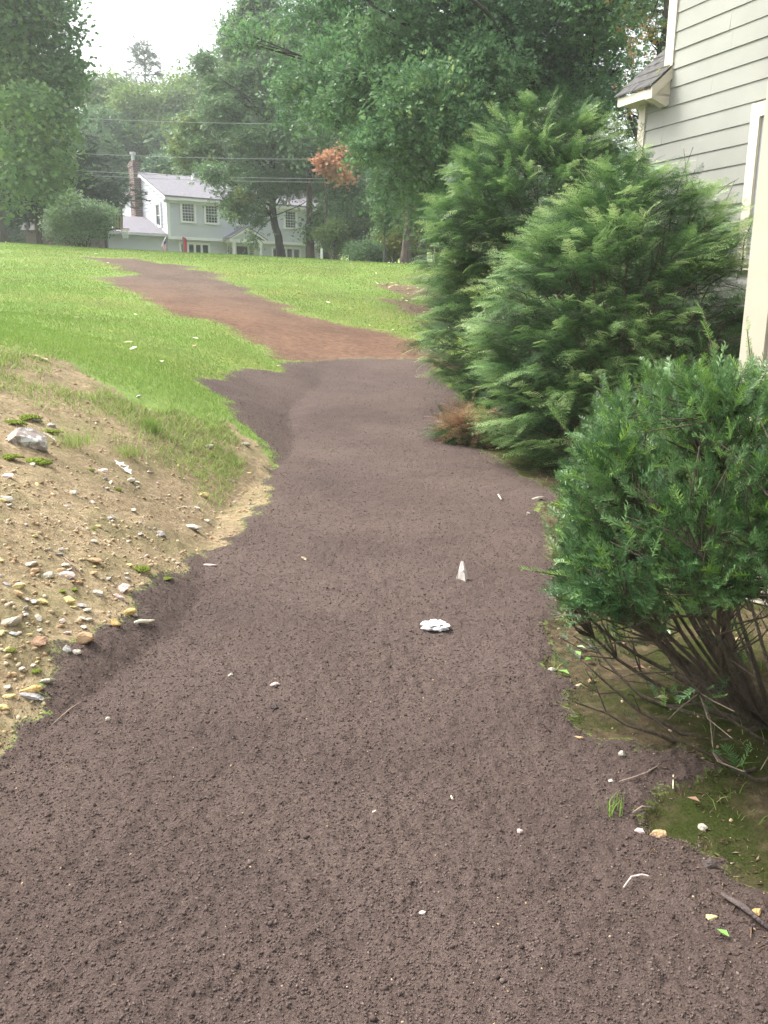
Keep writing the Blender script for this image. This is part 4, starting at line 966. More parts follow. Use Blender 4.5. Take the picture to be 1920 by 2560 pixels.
for (px_, Y, R_, mt, tn, lb) in [
    (885, 47, (2.0, 1.6, 3.6), 'deep', .62, 'dark green understorey shrub behind the white post'),
    (950, 49, (1.9, 1.5, 3.2), 'deep', .5, 'dark understorey shrub left of the pale sapling'),
    (838, 46, (1.0, 1.0, 2.1), 'light', .3, 'yellow green shrub just right of the white house'),
    (985, 45, (.9, .8, 2.0), 'yellow', .5, 'small yellow leaved shrub left of the thick brown trunk'),
    (1045, 45, (1.3, 1.0, 3.6), 'yellow', .28, 'olive yellow shrub between the two dark trunks'),
    (1090, 44, (1.6, 1.2, 3.4), 'deep', .5, 'dark shrub right of the short dark trunk'),
    (915, 44, (1.3, 1.0, 1.3), 'maple', .4, 'low green shrub at the crest behind the black mailbox')]:
    make_bush('shrub', bx(px_, Y), Y, lb, R_, 1100, LG[mt], tn, ls=.13)
# -- the round pale bush on the left
xb = at(205, 610, 45)[0]
make_bush('shrub', xb, 45, 'wide rounded pale green shrub at the crest, left of the garage wing', (1.75, 1.2, 2.75), 3300, LG['bush'], .55, ls=.13, m=30)
# -- wood behind the houses: three kinds, copied
gA = 'trees of the wood behind the white house'
def std_tree(name, label, x, y, H, R_, n, leaf, mat, bk, tone, ls, m=26, tr=.25):
    cl = auto_clumps((0, 0, H*.6), (R_, R_, H*.38), m, R_*.28, R_*.45, tv=.1)
    return make_tree(name, x, y, label, [(0, 0, 0), (.1, 0, H*.3), (-.1, .1, H*.6), (0, 0, H*.9)], cl, n, leaf, mat, bk, tone=tone, tr=tr, k=9, ls=ls, spread=.7, group=gA)
def pxtree(px_, ptop, Y):      # base x and height for a tree whose top shows at (px_, ptop)
    p = at(px_, ptop, Y); return p[0], float(p[2]-zg(p[0], Y)[0])
x_, H_ = pxtree(215*K, 330, 80)
P1 = std_tree('broadleaf_tree', 'broad green tree of the wood, straight behind the pale bush', x_, 80, 13.5, 5.0, 3600, LD, LG['maple'], BARKS['grey'], .5, .34)
x2_, H2_ = pxtree(330*K, 205, 86)
P2 = std_tree('broadleaf_tree', 'pale yellow green tree of the wood with a rounded top, above the chimney', x2_, 86, 17, 5.2, 3800, LD, LG['light'], BARKS['grey'], .45, .34)
x3_, H3_ = pxtree(470*K, 300, 78)
P3 = std_tree('broadleaf_tree', 'dark green tree of the wood directly behind the roof ridge', x3_, 78, 12.5, 4.8, 3400, LM, LG['deep'], BARKS['grey'], .5, .34)
rz = 0
wood = [  # px(display), top row (display), Y, kind, label
    (60, 330, 84, P1, 'green tree of the wood behind the left maple'),
    (140, 250, 92, P1, 'green tree of the wood between the left maple and the pale bush'),
    (235, 150, 98, P2, 'pale tree of the wood left of the bright gap of sky'),
    (290, 240, 84, P1, 'mid green tree of the wood left of the chimney'),
    (400, 150, 96, P2, 'pale tree of the wood right of the bright gap of sky'),
    (430, 230, 84, P3, 'dark tree of the wood above the left half of the roof'),
    (520, 130, 96, P1, 'tall green tree of the wood behind the leaning tree'),
    (620, 90, 92, P3, 'tall dark tree of the wood behind the right half of the white house'),
    (350, 330, 76, P3, 'dark low tree of the wood right of the chimney'),
    (180, 400, 74, P3, 'dark low tree of the wood behind the garage wing'),
    (720, 60, 86, P1, 'tall tree of the wood over the right end of the white house'),
    (760, 280, 70, P3, 'dark tree of the wood right of the white house'),
    (840, 220, 66, P1, 'mid green tree of the wood behind the orange sprayed maple'),
    (830, 400, 60, P3, 'low dark tree of the wood behind the pale sapling'),
    (920, 330, 58, P3, 'dark tree of the wood behind the thick brown trunk'),
    (1010, 200, 60, P1, 'tree of the wood behind the short dark trunk'),
    (900, 60, 70, P3, 'tall tree of the wood behind the great oak, left of its trunk'),
    (1100, 120, 64, P3, 'tree of the wood behind the tallest hemlock'),
    (1200, 260, 62, P1, 'tree of the wood behind the great oak trunk'),
    (1310, 300, 60, P3, 'tree of the wood left of the eave of the near house'),
    (15, 460, 66, P3, 'low dark tree at the left edge behind the maple trunk'),
    (-80, 200, 88, P1, 'green tree of the wood beyond the left edge'),
    (1050, 350, 54, P3, 'dark low tree behind the left side of the tallest hemlock')]
for dx, dy, Y, P_, lb in wood:
    x_, H_ = pxtree(dx*K, dy*K, Y); rz += 1.37; h0 = {P1.name: 13.5, P2.name: 17, P3.name: 12.5}[P_.name]
    sz = H_/h0; copy_tree(P_, x_, Y, lb, rz, (min(max(sz, .8), 1.35), sz), gA)
# far pine top that stands in the bright gap
xp, Hp = pxtree(310*K, 88*K, 108)
make_pine('pine_tree', xp, 108, 'lone faint pine top standing in the bright gap of sky', Hp, [(Hp-.4, .8, 6), (Hp-1.3, 1.5, 8), (Hp-2.4, 1.9, 8), (Hp-3.6, 2.0, 7), (Hp-5, 2.4, 7)], 500, tone=.5, droop=-.2)

# ================================================================== WHITE HOUSE ACROSS THE ROAD
FSIDE = plain('grey_clapboard', (.6, .61, .66), .6, .04, 1)
FTRIM = plain('white_trim', (.82, .82, .82), .5, .02)
FROOF = plain('grey_shingle', (.2, .19, .215), .9, .14, 5, .4, 12)
FGL = plain('dark_glass', (.035, .045, .05), .12, .1, 2, spec=.6)
FGRID = plain('window_grid', (.6, .62, .62), .5, .02)
def brick_mat():
    m, N, L, P = new_mat('brick')
    tc = N.new('ShaderNodeTexCoord'); mp = N.new('ShaderNodeMapping'); mp.inputs['Rotation'].default_value = (math.pi/2, 0, 0)
    sx = N.new('ShaderNodeSeparateXYZ'); cx = N.new('ShaderNodeCombineXYZ'); ad = N.new('ShaderNodeMath'); ad.operation = 'ADD'
    L.new(tc.outputs['Object'], sx.inputs[0]); L.new(sx.outputs[0], ad.inputs[0]); L.new(sx.outputs[1], ad.inputs[1]); L.new(ad.outputs[0], cx.inputs[0]); L.new(sx.outputs[2], cx.inputs[1])
    b = N.new('ShaderNodeTexBrick'); b.inputs['Scale'].default_value = 2.2; b.inputs['Mortar Size'].default_value = .03
    b.inputs['Color1'].default_value = (.10, .055, .047, 1); b.inputs['Color2'].default_value = (.065, .038, .034, 1); b.inputs['Mortar'].default_value = (.28, .23, .21, 1)
    L.new(cx.outputs[0], b.inputs['Vector']); L.new(b.outputs[0], P.inputs['Base Color']); P.inputs['Roughness'].default_value = .9; return m
BRICK = brick_mat()
azH = math.radians(53.6); uH = np.array([math.sin(azH), math.cos(azH)]); vH = np.array([-uH[1], uH[0]])
HO = at(421, 591, 60.0); ZG = 3.0
fh = empty('house', (HO[0], HO[1], ZG), 'two storey pale grey clapboard house with a brick chimney across the road', 'house')
def fl(u, v, z): return np.array([u*uH[0]+v*vH[0], u*uH[1]+v*vH[1], z-ZG])
def fbox(m, u0, u1, v0, v1, z0, z1):
    V = [fl(a, b_, c) for c in (z0, z1) for b_ in (v0, v1) for a in (u0, u1)]
    m.add(V, [(0, 2, 3, 1), (4, 5, 7, 6), (0, 1, 5, 4), (2, 6, 7, 3), (0, 4, 6, 2), (1, 3, 7, 5)])
LH, DH = 12.9, 7.9
ZJ = HO[2]; ZE = float(at(421, 497, 60)[2])+.02; ZP = float(at(364, 437, 60+.805*3.95)[2])
m = MB()
lap_wall(m, lambda a, n, z: fl(a, n, z), 0, LH, ZJ, ZE-.05, .14, proud=.025, seg=99)
lap_wall(m, lambda a, n, z: fl(a, n+.28, z), 0.0, LH, ZG-.3, ZJ-.16, .14, proud=.025, seg=99)
# gable end: boards cut to the roof line
z = ZG-.3
while z < ZP-.1:
    zt = z+.24; 
    def lim(q):
        if q < ZE-.1: return 0, DH
        k = (q-ZE+.1)/(ZP-ZE)*DH/2; return k, DH-k
    a0, a1 = lim(z); c0, c1 = lim(min(zt, ZP-.05))
    m.add([fl(-.03, a0, z), fl(-.03, a1, z), fl(-.002, c1, zt), fl(-.002, c0, zt), fl(.02, a0, z), fl(.02, a1, z)], [(0, 3, 2, 1), (0, 1, 5, 4)])
    m.add([fl(LH+.03, a0, z), fl(LH+.03, a1, z), fl(LH+.002, c1, zt), fl(LH+.002, c0, zt)], [(0, 1, 2, 3)])
    z += .24
fbox(m, .02, LH-.02, .06, DH, ZJ, ZE-.02); fbox(m, .02, LH-.02, .34, DH, ZG-.3, ZJ-.002)
m.add([fl(.015, .1, ZE-.1), fl(.015, DH-.1, ZE-.1), fl(.015, DH/2, ZP-.1), fl(LH-.015, .1, ZE-.1), fl(LH-.015, DH-.1, ZE-.1), fl(LH-.015, DH/2, ZP-.1)], [(0, 2, 1), (3, 4, 5), (0, 3, 5, 2), (1, 2, 5, 4)])
m.build('wall', FSIDE, fh)
m = MB()
for (u0, u1, v0, v1, z0, z1) in [(-.06, .16, -.05, .12, ZJ+.02, ZE), (-.06, .12, .24, .4, ZG-.3, ZJ-.16), (LH-.12, LH+.06, -.05, .12, ZJ+.02, ZE), (-.06, 0, DH-.14, DH+.03, ZG-.3, ZE),
    (-.07, LH+.07, -.06, .3, ZJ-.16, ZJ+.02), (-.25, LH+.25, -.34, .02, ZE-.06, ZE-.02), (-.25, LH+.25, -.37, -.33, ZE-.10, ZE+.1), (-.25, LH+.25, -.05, .0, ZE-.26, ZE-.06)]:
    fbox(m, u0, u1, v0, v1, z0, z1)
for s in (-1, 1):       # rake boards
    for ua, ub in ((-.27, -.22), (LH+.22, LH+.27)):
        v0 = -.36 if s < 0 else DH+.36; zl = ZE-.06
        V = [fl(ua, v0, zl), fl(ua, v0, zl+.2), fl(ua, DH/2, ZP+.06), fl(ua, DH/2, ZP-.14)]; V += [v+np.array([uH[0], uH[1], 0])*(ub-ua) for v in V]
        m.add(V, [(0, 1, 2, 3), (7, 6, 5, 4), (0, 4, 5, 1), (3, 2, 6, 7), (0, 3, 7, 4)])
m.build('trim', FTRIM, fh)
def gable_roof(m, u0, u1, v0, v1, ze, zp, t=.1):
    vc = (v0+v1)/2; P = [(v0, ze), (vc, zp), (v1, ze), (v1, ze+t), (vc, zp+t), (v0, ze+t)]
    V = [fl(u0, *p) for p in P]+[fl(u1, *p) for p in P]
    m.add(V, [(0, 1, 4, 5), (1, 2, 3, 4), (6, 11, 10, 7), (7, 10, 9, 8), (0, 6, 7, 1), (1, 7, 8, 2), (5, 4, 10, 11), (4, 3, 9, 10), (0, 5, 11, 6), (2, 8, 9, 3)])
rise = (ZP-ZE)/(DH/2)
m = MB(); gable_roof(m, -.3, LH+.3, -.4, DH+.4, ZE+.1-.02, ZP+.08, .1); froof = m.build('roof', FROOF, fh)
m = MB(); fbox(m, 3.35, 3.5, DH/2-.7, DH/2-.55, ZP-.5, ZP+.32); m.build('vent_pipe', FTRIM, froof)
m = MB(); fbox(m, -.54, -.04, 4.15, 5.0, ZG-.3, 10.35); fbox(m, -.58, 0, 4.11, 5.04, 10.2, 10.45); fbox(m, -.52, -.08, 4.18, 4.97, 10.45, 10.6)
ch = m.build('chimney', BRICK, fh)
m = MB(); c = fl(-.34, 4.6, 10.6); m.tube([c, c+np.array([0, 0, .55])], [.11, .11], 10); m.tube([c+np.array([0, 0, .42]), c+np.array([0, 0, .58])], [.2, .2], 10); m.build('flue_cap', plain('galvanised', (.5, .52, .52), .4, .05), ch)
def fb(m, a0, a1, n0, n1, z0, z1): fbox(m, a0, a1, n0, n1, z0, z1)
zt = float(at(470, 504, 60.7)[2]); zb = zt-1.34
for (u0, u1) in ((.88, 1.98), (2.56, 3.66), (4.95, 6.05), (8.7, 9.8), (11.0, 12.1)):
    window(fb, fh, u0, u1, zb, zt, .12, FTRIM, FGRID, FGL, grid=(4, 6), base=-.075)
zt2 = ZJ-.28
window(fb, fh, .82, 3.05, zt2-1.5, zt2, .11, FTRIM, FTRIM, FGL, base=.205, meet=False, mull=3)
window(fb, fh, 7.8, 10.25, zt2-1.5, zt2, .11, FTRIM, FTRIM, FGL, base=.205, meet=False, mull=3)
def gb(m, a0, a1, n0, n1, z0, z1): fbox(m, n0, n1, a0, a1, z0, z1)
window(gb, fh, .85, 1.75, ZE-1.75, ZE-.15, .11, FTRIM, FGRID, FGL, meet=True, base=-.08)
# entrance: porch gable on two columns, door with side lights
m = MB(); PU0, PU1, PV = 4.15, 6.55, -.95
zp = ZJ-.18
fbox(m, PU0, PU1, PV, PV+.16, zp-.05, zp+.17); fbox(m, PU0, PU0+.16, PV+.16, .27, zp-.05, zp+.17); fbox(m, PU1-.16, PU1, PV+.16, .27, zp-.05, zp+.17)
for s in (0, 1):
    ua, ub = (PU0-.2, (PU0+PU1)/2) if s == 0 else (PU1+.2, (PU0+PU1)/2)
    V = [fl(ua, PV-.12, zp+.1), fl(ua, PV-.12, zp+.3), fl(ub, PV-.12, zp+.98), fl(ub, PV-.12, zp+.78)]; V += [v+np.array([vH[0], vH[1], 0])*.07 for v in V]
    m.add(V, [(0, 1, 2, 3), (7, 6, 5, 4), (0, 4, 5, 1), (3, 2, 6, 7), (0, 3, 7, 4)])
    fbox(m, min(ua, ua+(.3 if s == 0 else -.3)), max(ua, ua+(.3 if s == 0 else -.3)), PV-.1, PV+.14, zp+.0, zp+.15)
porch = m.build('porch', FTRIM, fh)
m = MB(); m.add([fl(PU0+.1, PV+.03, zp+.17), fl(PU1-.1, PV+.03, zp+.17), fl((PU0+PU1)/2, PV+.03, zp+.85)], [(0, 1, 2)]); m.build('pediment', FSIDE, porch)
m = MB(); um = (PU0+PU1)/2
V = [fl(PU0-.25, PV-.15, zp+.17), fl(um, PV-.15, zp+.98), fl(PU1+.25, PV-.15, zp+.17), fl(PU0-.25, .05, zp+.17), fl(um, .05, zp+.98), fl(PU1+.25, .05, zp+.17)]; V += [v+np.array([0, 0, .06]) for v in V]
m.add(V, [(0, 1, 4, 3), (1, 2, 5, 4), (6, 9, 10, 7), (7, 10, 11, 8), (0, 6, 7, 1), (1, 7, 8, 2), (0, 3, 9, 6), (2, 8, 11, 5)]); m.build('roof', FROOF, porch)
for u in (PU0+.18, PU1-.18):
    c = fl(u, PV+.1, ZG-.2); m = MB(); m.tube([c, c+np.array([0, 0, zp-.05-ZG+.2-.1])], [.13, .11], 16)
    q = c+np.array([0, 0, zp-.05-ZG+.2]); m.tube([q-np.array([0, 0, .1]), q], [.15, .16], 16); m.tube([q-np.array([0, 0, .32]), q-np.array([0, 0, .27])], [.135, .135], 16)
    m.build('column', FTRIM, porch)
m = MB(); dz0 = ZG; dz1 = ZJ-.38
for (a, b_) in ((4.35, 4.5), (4.95, 5.07), (5.93, 6.05), (6.45, 6.6)): fbox(m, a, b_, .2, .34, dz0, dz1)
fbox(m, 4.35, 6.6, .2, .34, dz1, dz1+.14); 
for (a, b_) in ((4.5, 4.95), (6.05, 6.45)): fbox(m, a, b_, .25, .33, dz0, dz0+.6)
m.build('door_frame', FTRIM, fh)
m = MB(); fbox(m, 5.08, 5.92, .25, .32, dz0, dz1-.02); m.build('door', plain('dark_door', (.03, .025, .035), .4), fh)
for (a, b_) in ((4.5, 4.95), (6.05, 6.45)):
    m = MB(); fbox(m, a+.1, b_-.1, .27, .3, dz0+.62, dz1-.1); pn = m.build('sidelight', FGL, fh)
    m = MB(); fbox(m, a+.1, b_-.1, .25, .27, (dz0+dz1)/2+.3, (dz0+dz1)/2+.34); m.build('glazing_bar', FTRIM, pn)
# garage wing to the left
m = MB(); GL = 6.3; zw = ZJ+.02
lap_wall(m, lambda a, n, z: fl(a, n+.3, z), -GL, -.06, ZG-.3, zw, .24, proud=.025, seg=99)
fbox(m, -GL, -.06, .36, 6.6, ZG-.3, zw); m.build('wing_wall', FSIDE, fh)
m = MB(); zr = float(at(300, 541, 62.5)[2])-.1
gable_roof(m, -GL-.25, -.035, 0, 6.9, zw+.05, zr, .08); wr = m.build('wing_roof', FROOF, fh)
m = MB(); fbox(m, -GL-.25, -.04, -.12, 0, zw-.04, zw+.1); m.build('gutter', plain('gutter', (.6, .62, .64), .4, .03), wr)
m = MB(); V = [fl(-.034, 0, zw+.13), fl(-.034, 3.45, zr+.08), fl(-.034, 3.45, zr+.22), fl(-.034, 0, zw+.27)]; V += [v-np.array([uH[0], uH[1], 0])*.03 for v in V]
m.add(V, [(0, 1, 2, 3), (7, 6, 5, 4), (3, 2, 6, 7)]); m.build('flashing', FTRIM, wr)

# brown shed behind the pale bush
sp = at(108, 590, 56); sh = empty('shed', (sp[0], sp[1], 3.0), 'weathered brown clapboard shed half hidden behind the pale bush', 'shed')
BR = plain('brown_boards', (.16, .13, .105), .85, .2, 6)
m = MB(); lap_wall(m, lambda a, n, z: np.array([a, n, z]), -1.1, 3.4, -.3, 2.6, .26, proud=.04, seg=99); m.box(-1.1, 3.4, .02, 2.6, -.3, 2.55); m.build('wall', BR, sh)
m = MB(); m.add([(-1.3, -.2, 2.5), (3.6, -.2, 2.5), (3.6, 1.3, 3.4), (-1.3, 1.3, 3.4), (3.6, 2.8, 2.5), (-1.3, 2.8, 2.5)], [(0, 1, 2, 3), (3, 2, 4, 5), (1, 4, 2), (0, 3, 5)]); m.build('roof', plain('dark_shingle', (.08, .075, .07), .9), sh)

# road behind the crest
RD = plain('asphalt', (.055, .055, .057), .9, .1, 3, .3, 60)
tx = np.linspace(-60, 60, 60); V = []; 
for a in tx:
    for yy in (50.8, 56.3): V.append((a, yy-.0*a, float(zg(a, yy)[0])+.03))
o = mesh_obj('road', V, faces=[(2*i, 2*i+2, 2*i+3, 2*i+1) for i in range(59)], mats=[RD]); tag(o, 'asphalt road beyond the crest of the lawn', 'road', kind='structure')

# flag leaning from the wing corner
fp = at(415, 592, 58.6)
fg = empty('flag', fp, 'striped american flag hanging from a slanting white pole at the corner of the white house', 'flag')
e = at(404, 616, 58.4)-fp
m = MB(); m.tube([(0, 0, .0), tuple(e)], [.03, .02], 6); m.build('pole', FTRIM, fg)
RED_, WHT_, BLU_ = plain('flag_red', (.45, .06, .08), .8), plain('flag_white', (.8, .8, .82), .8), plain('flag_blue', (.05, .07, .2), .8)
V = []; F = []; M_ = []; nx, nz = 13, 12
A0 = np.array(e)*.15; A1 = np.array(e)*.95; B0 = at(417, 622, 58.5)-fp; B1 = at(411, 628, 58.3)-fp
for i in range(nx+1):
    for j in range(nz+1):
        s, t = i/nx, j/nz; p = (A0*(1-s)+A1*s)*(1-t)+(B0*(1-s)+B1*s)*t; p = p+np.array([0, .08*math.sin(s*9+t*2), 0]); V.append(p)
for i in range(nx):
    for j in range(nz):
        F.append((i*(nz+1)+j, (i+1)*(nz+1)+j, (i+1)*(nz+1)+j+1, i*(nz+1)+j+1)); M_.append(2 if (i < 6 and j < 5) else (0 if i % 2 == 0 else 1))
o = mesh_obj('cloth', V, faces=F, mats=[RED_, WHT_, BLU_], parent=fg, midx=M_)
md = o.modifiers.new('t', 'SOLIDIFY'); md.thickness = .006

# red yard sign on the verge
sg_p = at(463, 640, 42.0); zs = float(zg(sg_p[0], 42)[0])
sg = empty('yard_sign', (sg_p[0], 42, zs), 'red and white campaign sign on two posts at the crest before the white house', 'sign'); sg.rotation_euler = (0, 0, math.radians(96))
W_, top_, bot_ = 1.15, float(at(459, 594, 42)[2])-zs, 0.1
SR = plain('sign_red', (.55, .03, .09), .5); SW = plain('sign_white', (.85, .8, .82), .5)
m = MB(); m.m = 0; zm = top_-.42
m.box(-W_/2, W_/2, -.015, .015, zm, top_); sgp = m.build('upper_board', SR, sg)
m = MB(); m.box(-W_/2+.03, W_/2-.03, .0152, .022, top_-.05, top_-.02); m.box(-W_/2+.03, -W_/2+.06, .0152, .022, zm+.03, top_-.05); m.box(W_/2-.06, W_/2-.03, .0152, .022, zm+.03, top_-.05)
m.build('border', SW, sgp)
m = MB(); m.box(-W_/2, W_/2, -.015, .015, zm-.5, zm-.03); lw = m.build('lower_board', SR, sg)
m = MB(); m.box(-W_/2+.06, W_/2-.06, .0152, .022, zm-.36, zm-.12); m.build('panel', SW, lw)
for s in (-1, 1):
    m = MB(); m.box(s*W_/2-.03+(.03*s), s*W_/2+.03+(.03*s), -.03, .03, -.3, top_-.04); m.build('post', plain('sign_post', (.25, .18, .18), .8), sg)
def text_mesh(txt, size, mat, parent, loc, rot, name='lettering', ext=.004):
    c = bpy.data.curves.new(name, 'FONT'); c.body = txt; c.size = size; c.extrude = ext; c.align_x = 'CENTER'; c.align_y = 'CENTER'; c.resolution_u = 3
    o = bpy.data.objects.new(name, c); COL.objects.link(o)
    dg = bpy.context.evaluated_depsgraph_get(); me = bpy.data.meshes.new_from_object(o.evaluated_get(dg)); bpy.data.objects.remove(o)
    o = bpy.data.objects.new(name, me); COL.objects.link(o); me.materials.clear(); me.materials.append(mat); o.parent = parent; o.location = loc; o.rotation_euler = rot; return o
text_mesh('Lynch', .36, SW, sgp, (0, .0195, top_-.27), (math.pi/2, 0, math.pi))

# basketball hoop
hp = at(287, 560, 50.5); zh = float(zg(hp[0]-.5, 50.5)[0]); hb0 = np.array([hp[0]-.7, 50.9, zh])
hoop = empty('basketball_hoop', hb0, 'basketball hoop with a clear dark framed backboard and white net beside the pale bush', 'hoop')
BLK = plain('black_metal', (.02, .02, .022), .5); BB = plain('backboard', (.5, .42, .3), .4, .08)
def hr(px_, py_, Y=50.5): return at(px_, py_, Y)-hb0
m = MB(); pt = hr(274, 566, 50.8); m.tube([(0, 0, 0), (0, 0, pt[2]-.3), pt], [.06, .06, .05], 8); m.tube([pt, hr(294, 562)], [.035, .035], 6); m.tube([pt+np.array([0, 0, -.2]), hr(296, 572)], [.03, .03], 6); m.tube([hr(278, 572.5), hr(305, 573)], [.03, .03], 6)
m.build('pole', BLK, hoop)
a, b_, c, d = hr(284, 538), hr(306, 538, 50.0), hr(306, 573, 50.0), hr(284, 571)
m = MB(); nrm = unit(np.cross(b_-a, d-a))*.02; V = [a, b_, c, d]; V += [v+nrm for v in V]; m.add(V, [(0, 1, 2, 3), (7, 6, 5, 4), (0, 4, 5, 1), (1, 5, 6, 2), (2, 6, 7, 3), (3, 7, 4, 0)]); bbo = m.build('backboard', BB, hoop)
m = MB()
for (p, q) in [(a, d), (b_, c), (a, b_), (d, c), (a*.67+b_*.33, d*.67+c*.33), (a*.34+b_*.66, d*.34+c*.66)]: m.tube([p, q], [.022, .022], 5)
m.build('frame', BLK, bbo)
rc = (hr(304, 572, 49.9)+hr(321, 572, 49.9))/2; m = MB(); ring = [rc+np.array([math.cos(t)*.23, math.sin(t)*.23, 0]) for t in np.linspace(0, 2*math.pi, 17)]; m.tube(ring, [.015]*17, 5); m.tube([b_*.5+c*.5+np.array([0, 0, -.3]), ring[8]], [.03, .03], 5); m.build('rim', plain('rim_orange', (.5, .12, .05), .5), hoop)
m = MB()
for k in range(12):
    t = 2*math.pi*k/12
    for s in (-1, 1):
        m.tube([rc+np.array([math.cos(t+s*u*1.1)*(.23-.1*u), math.sin(t+s*u*1.1)*(.23-.1*u), -.5*u]) for u in (0, .33, .66, 1)], [.017]*4, 4)
m.build('net', plain('white_net', (.85, .85, .87), .8), hoop)

# mailbox on a white post
mp_ = at(804, 640, 42.0); zm_ = float(zg(mp_[0], 42)[0]); mbx = empty('mailbox', (mp_[0], 42, zm_), 'black mailbox beside a short white post at the crest, right of the straight trunk', 'mailbox')
tpz = float(at(804, 622, 42)[2])-zm_
m = MB(); m.box(-.05, .05, -.05, .05, -.2, tpz); m.prism([(-.06, tpz), (.06, tpz), (0, tpz+.04)], 1, -.06, .06); m.build('post', FTRIM, mbx)
m = MB(); z0 = tpz-.42
poly = [(.09, z0), (.36, z0)]+[(.225+.135*math.cos(t), z0+.14+.12*math.sin(t)) for t in np.linspace(0, math.pi, 9)]; m.prism(poly, 1, -.25, .25); m.box(.05, .4, -.05, .05, z0-.06, z0-.004); m.box(.15, .3, -.2, .2, z0-.25, z0-.064)
m.build('box', BLK, mbx)
m = MB(); m.box(.363, .372, -.1, -.06, z0+.1, z0+.3); m.build('flag', SR, mbx)

# lamp post before the porch
lp_ = at(572, 640, 47.0); zl = float(zg(lp_[0], 47)[0]); lp = empty('lamp_post', (lp_[0], 47, zl), 'dark ornamental garden post with two hanging lanterns before the porch', 'lamp')
tz = float(at(570, 616, 47)[2])-zl; DG = plain('dark_green_metal', (.03, .05, .045), .5)
m = MB(); m.tube([(0, 0, -.1), (0, 0, tz)], [.025, .018], 8); m.tube([(-.18, 0, tz-.35), (.0, 0, tz-.2), (.12, 0, tz-.28)], [.014]*3, 5); m.tube([(-.2, 0, tz-.62), (.2, 0, tz-.62)], [.02, .02], 5); m.build('pole', DG, lp)
for s, zz in ((-.16, tz-.42), (.12, tz-.36)):
    m = MB(); m.tube([(s, 0, zz-.14), (s, 0, zz-.1), (s, 0, zz), (s, 0, zz+.06)], [.05, .075, .08, .01], 6); m.build('lantern', DG, lp)

# power lines along the road
WIRE = plain('wire', (.42, .44, .45), .6)
for k, (ya, yb, lab) in enumerate([(300, 309, 'topmost thin power line crossing the wood above the white house'), (388, 397, 'second power line, crossing just above the chimney'), (430, 447, 'upper one of the two close power lines crossing the chimney'), (441, 455, 'lowest power line crossing in front of the roof ridge')]):
    p, q = at(100, ya, 46+k*.3), at(880, yb, 46+k*.3); d = q-p; p2, q2 = p-d*.9, q+d*1.3
    P = [p2+(q2-p2)*t+np.array([0, 0, -1.2*4*t*(1-t)+1.15]) for t in np.linspace(0, 1, 30)]
    m = MB(); m.tube(np.array(P)-p2, [.012]*30, 5); o = m.build('power_line', WIRE); o.location = tuple(p2); tag(o, lab, 'wire', 'power lines along the road')

# ================================================================== SMALL THINGS ON THE GROUND
# white scrap standing like a tent
q = gd(1003, 1256); sc_ = empty('plastic_scrap', (q[0], q[1], float(zg(q[0], q[1])[0])), 'dirty white folded plastic scrap standing up like a small tent on the soil', 'scrap')
PW = plain('dirty_white_plastic', (.5, .46, .42), .6, .15, 60, .2, 200)
def sp(px_, py_, dy): return at(px_, py_, q[1]+dy)-np.array([q[0], q[1], float(zg(q[0], q[1])[0])])
Y0 = 0
P = {'tl': sp(1152.5, 1402, .03), 'tr': sp(1158.5, 1402, .035), 'bl': sp(1139.5, 1449, 0), 'bl2': sp(1143.5, 1452, .0), 'n1': sp(1147, 1449, -.005), 'n2': sp(1152, 1450, -.012), 'n3': sp(1156, 1452.5, -.02), 'k': sp(1162, 1458, -.04), 'k2': sp(1164, 1457, -.04), 'br': sp(1172, 1449, .01), 'mid': sp(1161, 1432, -.02), 'ma': sp(1152, 1425, -.004), 'ri': sp(1166.5, 1427, .012), 'le': sp(1146.5, 1426, .008), 'fold': sp(1157.5, 1406, .026)}
nm_ = list(P); V = [P[k] for k in nm_]; ix = {k: i for i, k in enumerate(nm_)}
Fs = [('tl', 'ma', 'fold'), ('tl', 'le', 'ma'), ('tl', 'fold', 'tr'), ('fold', 'mid', 'ri'), ('fold', 'ri', 'tr'), ('fold', 'ma', 'mid'), ('le', 'bl', 'bl2'), ('le', 'bl2', 'n1'), ('le', 'n1', 'ma'), ('ma', 'n1', 'n2'), ('ma', 'n2', 'n3'), ('ma', 'n3', 'mid'), ('mid', 'n3', 'k'), ('mid', 'k', 'k2'), ('mid', 'k2', 'ri'), ('ri', 'k2', 'br')]
o = mesh_obj('sheet', V, faces=[tuple(ix[k] for k in f) for f in Fs], mats=[PW], parent=sc_)
md = o.modifiers.new('s', 'SUBSURF'); md.subdivision_type = 'SIMPLE'; md.levels = md.render_levels = 2
md = o.modifiers.new('t', 'SOLIDIFY'); md.thickness = .0015
INK = plain('ink', (.05, .04, .04), .8)
def fpt(px_, py_): 
    f = sp(px_, py_, -.012-.02*0); return f
m = MB()
for pa, pb in [((1158, 1425), (1160.5, 1428)), ((1155.3, 1428.5), (1157.5, 1430)), ((1157.5, 1430), (1158.5, 1425.5)), ((1160.5, 1428), (1161.5, 1432)), ((1158.5, 1429.5), (1160, 1431.5)), ((1154.3, 1420), (1155.2, 1424))]:
    p, r_ = sp(*pa, -.022), sp(*pb, -.022); m.tube([p, r_], [.0012, .0012], 4)
m.build('lettering', INK, sc_)
